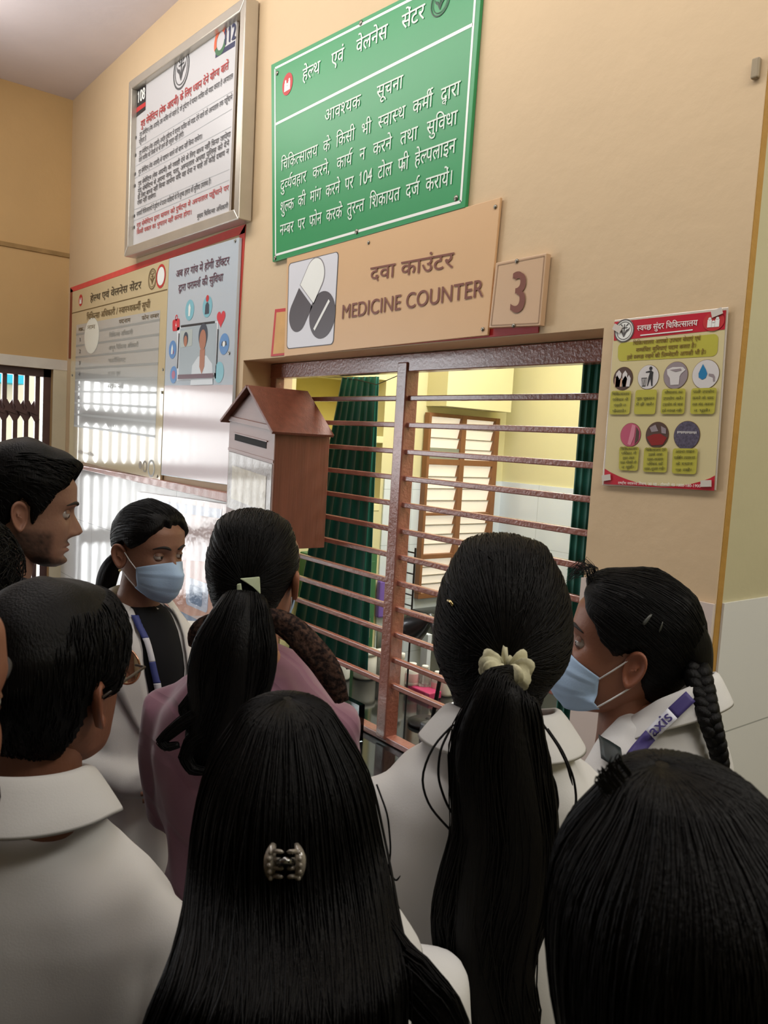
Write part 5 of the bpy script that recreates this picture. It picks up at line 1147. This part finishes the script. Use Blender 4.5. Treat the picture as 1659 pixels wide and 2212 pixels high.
tr_ = [.034, .052, .072, .074, .066, .058, .040, .012]; TP = [at(*t) for t in tail]; lockmass(mb, TP, tr_, .6, 24); bundle(mb, TP, np.array(tr_)*1.04, 380, .0010, R3, .6, wav=.004, end=.5)
for pts, rr in ((((470, 1500, 1.39), (430, 1540, 1.385), (395, 1560, 1.38), (365, 1585, 1.375), (348, 1600, 1.375), (360, 1615, 1.37), (390, 1608, 1.37)), .016), (((480, 1545, 1.40), (445, 1580, 1.385), (415, 1600, 1.38), (400, 1635, 1.38), (415, 1662, 1.38), (450, 1668, 1.38)), .018), (((440, 1480, 1.4), (415, 1510, 1.39), (395, 1530, 1.385), (400, 1555, 1.38)), .014)):
    Q = [at(*t) for t in pts]; lockmass(mb, Q, np.linspace(rr, rr*.3, len(Q)), 1, 12); bundle(mb, Q, np.linspace(rr*1.1, rr*.4, len(Q)), 50, .0009, R3)
obj('hair', mb, p.hm, p.root, smooth=True)
M_clip = mat('pale_clip_plastic', '#c3cfae', .3, .5)
for a, b, c, d in (((517, 1250), (560, 1246), (562, 1284), (545, 1268)), ((511, 1262), (520, 1260), (522, 1280), (511, 1281))):
    P_ = [hit(G, x, y, .016) for x, y in (a, b, c, d)]; w = FWD*.008; obj('hair_clip', MB().add(P_+[v+w for v in P_], [(0, 1, 2, 3), (7, 6, 5, 4), (0, 4, 5, 1), (1, 5, 6, 2), (2, 6, 7, 3), (3, 7, 4, 0)]), M_clip, p.root, bevel=.002)
M_scf = mat('brown_patterned_scarf', '#1c1312', .85, .2, var=1.0, vscale=130, col2='#503a30', bump=.4, bscale=120)
sc_ = [(420, 1400, 1.50), (424, 1372, 1.48), (442, 1352, 1.47), (490, 1342, 1.46), (550, 1338, 1.455), (600, 1340, 1.445), (636, 1364, 1.445), (664, 1394, 1.44), (697, 1428, 1.44), (722, 1470, 1.445), (742, 1520, 1.46)]
mb = MB(); lockmass(mb, [at(*t) for t in sc_], [.010, .018, .020, .020, .020, .021, .024, .024, .024, .022, .012], .55, 20)
obj('scarf', mb, M_scf, p.root, smooth=True)

# ---- 10. curly head behind
p = Person('person with dark frizzy curly hair at left edge behind the spectacled one', -98, 1294, 1.33, 20, 0, sc=.95, skin='#7d5a48', thin=.88)
p.body(); p.cap(HL_F, .020, .026); R10 = np.random.default_rng(10)
p.short_strands(900, .05, lambda d: (0, -.3, -.4), r=.0010, lift=.016, curl=.25, rng=R10); p.finish_hair(); p.coat(hem=-1.0); p.legs()

# ---- 4. spectacled head at the left
p = Person('person with cropped black hair and spectacles in white coat at lower left', 112, 1476, 1.02, 38, 28, pitch=4, sc=1.02, lift=.02, skin='#80543f', voxel=.007)
p.body(lids=False); p.eyes(); p.cap([(0, .072), (25, .066), (45, .042), (60, .020), (72, -.012), (84, -.022), (94, .006), (106, .014), (118, -.040), (140, -.085), (180, -.112)], .015, .019); R4 = np.random.default_rng(4)
p.short_strands(1100, .055, lambda d: (d[0]*.3, -.25, -.6), r=.0009, lift=.004, curl=.02, rng=R4); p.finish_hair(); p.coat(amp=.026, f=5.5, hem=-1.0); p.legs(); p.collar(r=.070, spread=.040, drop=.056, stand=.042, gap=.5, tip=.035, z=-.142)
gl = empty('spectacles', p.C, 'round gold rimmed spectacles on the cropped hair person at lower left', 'spectacles')
M_rim = mat('rose_gold_rim', '#c79a80', .2, .5, metal=1.0); M_tmp = mat('dark_temple', '#3a3028', .35, .5)
for sd in (-1, 1):
    a = np.linspace(0, 2*PI, 32); P_ = np.stack([sd*.035+.027*np.cos(a), .102-.12*(.027*np.cos(a)*sd)*sd*sd, -.006+.026*np.sin(a)], 1); t = MB().tube(P_, .0015, 8); obj('rim', MB().add(xf(t.arr(), p.HM), t.F), M_rim, gl, smooth=True)
    l = MB().add([(sd*.034, .098, -.008)]+[tuple(q) for q in P_[:-1]], [(0, i+1, (i+1) % 31+1) for i in range(31)]); obj('lens', MB().add(xf(l.arr(), p.HM), l.F), M_glass, gl, smooth=True)
    t = MB().tube([(sd*.058, .095, .0), (sd*.076, .088, .002), (sd*.080, .04, .002), (sd*.081, -.012, -.002)], .0018, 8); obj('temple', MB().add(xf(t.arr(), p.HM), t.F), M_tmp, gl, smooth=True)
t = MB().tube([(-.011, .100, -.004), (0, .104, .0), (.011, .100, -.004)], .0014, 8); obj('bridge', MB().add(xf(t.arr(), p.HM), t.F), M_rim, gl, smooth=True)

# ---- 9. bearded cheek at the left edge
p = Person('bearded person cut off by the left edge, only cheek and dark beard in view', -276, 1556, .56, 53, 45, fwd=.10, thin=.85, sc=1.0, skin='#8a5a42', fem=False, jaw=1.05)
p.body(beard=1.25); p.eyes(); p.cap(HL_R, .008, .012); p.finish_hair()
R9 = np.random.default_rng(9); mb = MB(); tr = BVHTree.FromPolygons([Vector(v) for v in p.PF.reshape(-1, 3)], [(i*NA+j, i*NA+(j+1) % NA, (i+1)*NA+(j+1) % NA, (i+1)*NA+j) for i in range(NZ-1) for j in range(NA)])
for _ in range(2600):
    z = R9.uniform(-.113, -.062); a = R9.uniform(-1.5, 1.5)
    if z > -.085 and abs(a) < .5: continue
    d = Vector((math.sin(a), math.cos(a), 0)); h = tr.ray_cast(Vector((0, 0, z))+d*.3, -d)[0]
    if h: e = np.array(h); mb.tube([e-np.array(d)*.001, e+np.array(d)*.004+[0, 0, -.005], e+np.array(d)*.005+[0, 0, -.012]], [.0006, .0005, .0002], 4)
obj('beard', MB().add(xf(mb.arr(), p.HM), mb.F), M_hair, p.root, smooth=True)
p.coat(mat('dark_jacket', '#22252c'), 'jacket', hem=-.85); p.collar(mat('dark_jacket', '#22252c')); p.legs()

# ---- 7. masked girl at the right in profile
p = Person('masked girl in profile at right with a braid, printed lanyard and white coat', 1352, 1402, 1.45, -88, -72, pitch=7, sc=1.11, skin='#8d5c45', thin=.86, voxel=.007, lift=.09, fwd=.06)
p.body(); p.eyes(0, -.05); p.mask(top=-.020, free=.05)
p.cap([(0, .072), (20, .070), (38, .052), (52, .030), (66, .006), (80, -.010), (92, .006), (104, .014), (116, -.035), (140, -.075), (180, -.090)], .013, .020); R7 = np.random.default_rng(7); p.combed(620, (0.05, -1, -.55), rng=R7)
for _ in range(60):
    a = R7.uniform(-.6, .9); d = np.array([math.sin(a)*.07, .085, .085+R7.uniform(0, .02)]); b = p.scalp(d, .0); p.hs.tube([b, b+[0, .006, .012], b+[R7.normal(0, .008), .022, .012+R7.uniform(-.01, .012)], b+[R7.normal(0, .012), .036, -.002+R7.uniform(-.015, .01)]], [.0006, .0006, .0005, .0002], 4)
mb = p.hs; M_ = np.array(p.HM.inverted())
br_ = [(1500, 1440, 1.37), (1512, 1475, 1.35), (1520, 1510, 1.33), (1530, 1545, 1.31), (1540, 1580, 1.30), (1550, 1615, 1.30), (1557, 1650, 1.30), (1560, 1690, 1.30)]
BP = np.array([xf([at(*t)], M_)[0] for t in br_]); tt = np.linspace(0, 1, 60); BPi = np.stack([np.interp(tt, np.linspace(0, 1, len(BP)), BP[:, c]) for c in range(3)], 1)
for k in range(3):
    ph = k*2*PI/3; off = np.stack([.011*np.sin(tt*26+ph)*(1-.5*tt), .011*np.cos(tt*26+ph)*(1-.5*tt)*.0+.010*np.sin(2*(tt*26+ph))*(1-.5*tt), 0*tt], 1); mb.tube(BPi+off[:, [1, 0, 2]], .0135*(1-.55*tt), 10)
lockmass(mb, [xf([at(*t)], M_)[0] for t in ((1470, 1360, 1.39), (1488, 1400, 1.39), (1500, 1440, 1.39), (1510, 1470, 1.385))], [.035, .034, .026, .018])
p.finish_hair()
for (x, y, an, L_) in ((1422, 1298, .9, .040), (1468, 1330, 1.2, .030)):
    q = at(x, y, 1.28); d = RGT*math.cos(an)+UPV*math.sin(an); h = p.hb; pts = []
    for t in np.linspace(-.5, .5, 6):
        w = xf([q+d*L_*t], M_)[0]; dd = w-np.array([0, -.008, .01]); pts.append(xf([p.scalp(dd, .002)], p.HM)[0])
    t = MB().tube(pts, [.003, .004, .004, .0035, .003, .002], 8, .4); obj('hair_slide', t, mat('dark_clip_plastic', '#3f413c', .25, .5), p.root, smooth=True)
p.coat(amp=.020, f=7, hem=-1.0, off=.014); p.legs(); p.collar(r=.066, spread=.035, drop=.050, stand=.030, gap=.55, tip=.03, lean=.035); p.col_o = [o for o in p.root.children if o.name.startswith('collar')][0]
M_lv = mat('lanyard_violet', '#3a2f70', .6)
_cv = [v.co.copy() for v in p.col_o.data.vertices]; p.bvh7 = BVHTree.FromPolygons([Vector(v) for v in p.cV]+_cv, list(p.cF)+[tuple(i+len(p.cV) for i in q.vertices) for q in p.col_o.data.polygons])
M_ri = p.RM.inverted(); _o = M_ri @ Vector(CAM)
def on7(px, py, lift):
    d = (M_ri.to_3x3() @ Vector(ray(px, py))).normalized(); h = p.bvh7.ray_cast(_o, d); return np.array(p.RM @ (h[0]-d*lift)) if h[0] else at(px, py, 1.4)
cl = np.array([(1492, 1504), (1462, 1532), (1432, 1561), (1402, 1591), (1370, 1628), (1338, 1680)], float); ct = np.linspace(0, 1, 6)
cpt = lambda t: np.array([np.interp(t, ct, cl[:, 0]), np.interp(t, ct, cl[:, 1])]); nrm = np.array([-.68, -.73])
for t0_, t1_, m in ((0, .26, M_lv), (.26, .58, M_lanw), (.58, 1.0, M_lv)):
    g = MB().grid(np.array([[on7(*(cpt(t)+nrm*w), .010) for w in np.linspace(-15, 15, 5)] for t in np.linspace(t0_, t1_, 8)]), cu=False); o = obj('lanyard', g, m, p.root, smooth=True); sm = o.modifiers.new('thick', 'SOLIDIFY'); sm.thickness = .0015
V, F_, W = text_mesh('axis', .016, 1.0); a_, b_ = cpt(.57), cpt(.29); d_ = (b_-a_)/np.linalg.norm(b_-a_); k = np.linalg.norm(b_-a_)/W
obj('lanyard_lettering', MB().add([on7(*(a_+d_*v[0]*k+np.array([d_[1], -d_[0]])*(v[1]*k-9)), .0125+.0002*v[2]) for v in V], F_), M_lv, p.root)

g = MB().grid(np.array([[on7(1296+46*u+6*v, 1588+30*u+52*v, .008) for u in np.linspace(0, 1, 5)] for v in np.linspace(0, 1, 6)]), cu=False); o = obj('badge_holder', g, mat('dark_green_black_cloth', '#182322', .5), p.root, smooth=True); sm = o.modifiers.new('thick', 'SOLIDIFY'); sm.thickness = .004

# ---- 6. girl with the scrunchie
p = Person('girl in white coat seen from behind with pale scrunchie and very long ponytail', 1088, 1330, 1.16, -18, -10, sc=.86, skin='#7d5540', thin=.90, hair_m=M_hair2, voxel=.008)
p.body(lids=False); p.eyes(); p.coat(amp=.024, f=6, hem=-1.0, off=.016); p.legs(); p.collar(r=.072, spread=.045, drop=.05, stand=.03)
D6 = 1.15; mb = MB()
rw = [(1154, 1090, 1090, D6), (1195, 992, 1190, D6), (1230, 970, 1212, D6), (1270, 954, 1226, D6), (1320, 944, 1233, D6), (1370, 938, 1233, D6), (1410, 938, 1225, D6), (1440, 946, 1208, D6-.01), (1475, 965, 1180, D6-.02), (1510, 980, 1165, D6-.03), (1560, 985, 1160, D6-.05)]
G = mass(mb, rw, 1.2, lump=.012); R6 = np.random.default_rng(6); mass_comb(mb, G, at(1093, 1440, D6-.13), at(1088, 1335, D6), 900, len(G)*4//5, .0008, R6)
tail = [(1095, 1462, D6-.12), (1094, 1474, D6-.155), (1090, 1490, D6-.17), (1085, 1540, D6-.17), (1075, 1600, D6-.17), (1080, 1700, D6-.175), (1090, 1800, D6-.18), (1075, 1900, D6-.18), (1055, 1980, D6-.18), (1050, 2060, D6-.18), (1055, 2140, D6-.18), (1080, 2230, D6-.18), (1090, 2330, D6-.18)]
tr_ = np.array([30, 36, 62, 82, 100, 105, 108, 118, 116, 100, 90, 84, 40])/FPX*1.0; TP = [at(*t) for t in tail]; lockmass(mb, TP, tr_, .45, 26); bundle(mb, TP, tr_*1.05, 520, .0010, R6, .45, wav=.006, end=.3, k=20)
for w in (((985, 1560, 1.03), (935, 1610, 1.0), (908, 1680, .99), (925, 1740, .985), (965, 1785, .98), (1000, 1820, .98)), ((975, 1570, 1.03), (950, 1620, 1.0), (945, 1680, .99), (965, 1740, .985), (1000, 1790, .98)), ((1180, 1570, 1.02), (1215, 1620, 1.0), (1240, 1680, .99), (1246, 1730, .985), (1236, 1770, .985)), ((1175, 1640, 1.0), (1200, 1690, .99), (1207, 1740, .985), (1190, 1790, .98)), ((1170, 1560, 1.02), (1205, 1610, 1.0), (1225, 1650, .99), (1238, 1700, .985))): wisp(mb, w, .0016)
obj('hair', mb, p.hm, p.root, smooth=True)
M_scr = mat('pale_scrunchie_cloth', '#c9c4a4', .8, .2, bump=.3, bscale=40)
a = np.linspace(0, 2*PI, 60, endpoint=False); q = hit(G, 1093, 1444, .012); u = np.array([RGT[0], RGT[1], 0]); v = np.cross(u, (0, 0, 1)); d = UPV*.8-FWD*.45; d /= np.linalg.norm(d); e = np.cross(u, d); P_ = []
for q_ in a: P_.append(q+u*.021*math.cos(q_)+e*.017*math.sin(q_)+d*(.006*math.sin(q_*7)))
G_ = []
for i in range(61): 
    c = P_[i % 60]; o = c-q; o /= np.linalg.norm(o); G_.append([c+(o*math.cos(b)+d*math.sin(b))*(.0125+.0025*math.sin(i*1.31)+.0025*math.sin(i*3.7+1)) for b in np.linspace(0, 2*PI, 14, endpoint=False)])
obj('scrunchie', MB().grid(np.array(G_), capa=False, capb=False), M_scr, p.root, smooth=True)
t = MB().tube([hit(G, 968, 1297, .002), hit(G, 974, 1300, .004), hit(G, 979, 1308, .002)], .0022, 8); obj('earring', t, M_gold, p.root, smooth=True)

# ---- 5. front woman with the claw clip
p = Person('woman in front with long loose black hair held by a small claw clip', 632, 1775, .83, 0, -30, sc=.81, skin='#7d5540', thin=.93, voxel=.008, lift=.085)
p.body(lids=False, beard=0); p.eyes(); p.coat(amp=.006, f=7, hem=-1.0, off=.010); p.legs(); p.collar(r=.068)
D5 = .83; mb = MB(); R5 = np.random.default_rng(5)
rw = [(1508, 622, 622, D5), (1560, 518, 722, D5), (1600, 484, 757, D5), (1660, 455, 785, D5), (1720, 440, 800, D5), (1780, 432, 812, D5), (1840, 428, 824, D5-.01), (1900, 425, 834, D5-.045), (1960, 420, 840, D5-.085), (2020, 405, 850, D5-.12), (2080, 388, 858, D5-.145), (2140, 364, 864, D5-.155), (2212, 335, 862, D5-.16), (2300, 310, 860, D5-.16), (2420, 340, 830, D5-.13)]
G = mass(mb, rw, lambda y: float(np.interp(y, [1508, 1900, 2050, 2200, 2400], [1.3, 1.25, .85, .55, .40])), lump=.02); mass_strands(mb, G, 900, .0009, .0025, R5, fly=.01)
lk = [(790, 1960, .79), (835, 2045, .735), (880, 2110, .70), (935, 2170, .685), (985, 2250, .68)]; Q = [at(*t) for t in lk]; lockmass(mb, Q, [.02, .024, .024, .022, .016], .5); bundle(mb, Q, [.022, .026, .026, .024, .018], 120, .0009, R5, .5)
for w in (((800, 1700, .88), (815, 1800, .86), (838, 1880, .855), (855, 1905, .85), (866, 1890, .85)), ((812, 1690, .88), (838, 1760, .86), (845, 1840, .86), (832, 1920, .855)), ((835, 1920, .86), (862, 1960, .86), (885, 2010, .86), (888, 2080, .86))): wisp(mb, w, .0011)
obj('hair', mb, p.hm, p.root, smooth=True)
M_ccl = mat('smoky_clear_plastic', '#a39a8c', .08, .7, trans=.35, coat=1.0)
K5 = (hit(G, 615, 1865, .010)-CAM)@FWD
for sx, cx in ((-1, 592), (1, 640)):
    mb = MB(); out = []
    for t in np.linspace(-1, 1, 13): out.append(at(cx+sx*(16-15*t*t)*.6, 1865+42*t, K5+.010*t*t))
    mb.tube(out, [.0025, .0035, .0045, .005, .0055, .0056, .0056, .0056, .0055, .005, .0045, .0035, .0025], 10, .6)
    for k in range(4):
        y = 1838+18*k; mb.tube([at(cx, y, K5), at(cx-sx*14, y+2, K5-.004), at(cx-sx*22, y+4, K5+.012)], [.0022, .002, .0012], 6)
    for k in range(5): b_ = out[2+2*k]; mb.sphere(b_-FWD*.004, .0024, 8, 6)
    obj('claw_clip_jaw', mb, M_ccl, p.root, smooth=True)
obj('claw_clip_spring', MB().tube([at(604, 1865, K5-.004), at(616, 1860, K5-.008), at(630, 1864, K5-.004)], .004, 10), mat('spring_steel', '#8a8a88', .2, .5, metal=1.0), p.root, smooth=True)

# ---- 8. dark head at the bottom right
p = Person('person with a smooth dark brown head of hair filling the lower right corner', 1488, 2110, .55, -6, 0, sc=.86, lift=0, skin='#7d5540', hair_m=M_hair2)
p.body(lids=False); p.eyes(); p.coat(amp=.006, hem=-1.0); p.legs()
D8 = .53; mb = MB(); R8 = np.random.default_rng(8)
rw = [(1662, 1425, 1425, D8), (1735, 1312, 1640, D8), (1775, 1276, 1710, D8), (1820, 1240, 1755, D8), (1870, 1208, 1785, D8), (1950, 1190, 1800, D8), (2040, 1184, 1800, D8), (2120, 1190, 1790, D8), (2212, 1202, 1780, D8), (2350, 1225, 1750, D8), (2500, 1240, 1740, D8), (2700, 1260, 1720, D8), (2900, 1300, 1680, D8)]
G = mass(mb, rw, lambda y: float(np.interp(y, [1608, 2200, 2500, 2900], [1.25, 1.2, .7, .5])), lump=.012, push=0.01); mass_strands(mb, G, 800, .0006, .0015, R8, fly=.004)
for _ in range(40):
    x = R8.uniform(1288, 1345); y = 1700-(x-1288)*.9+R8.uniform(-6, 6); wisp(mb, ((x+20, y+25, .50), (x+2, y+2, .50), (x-R8.uniform(0, 14), y-R8.uniform(2, 24), .50), (x+R8.uniform(-12, 12), y-R8.uniform(0, 30), .50)), .0005)
obj('hair', mb, p.hm, p.root, smooth=True)
bpy.data.objects.remove(_to)
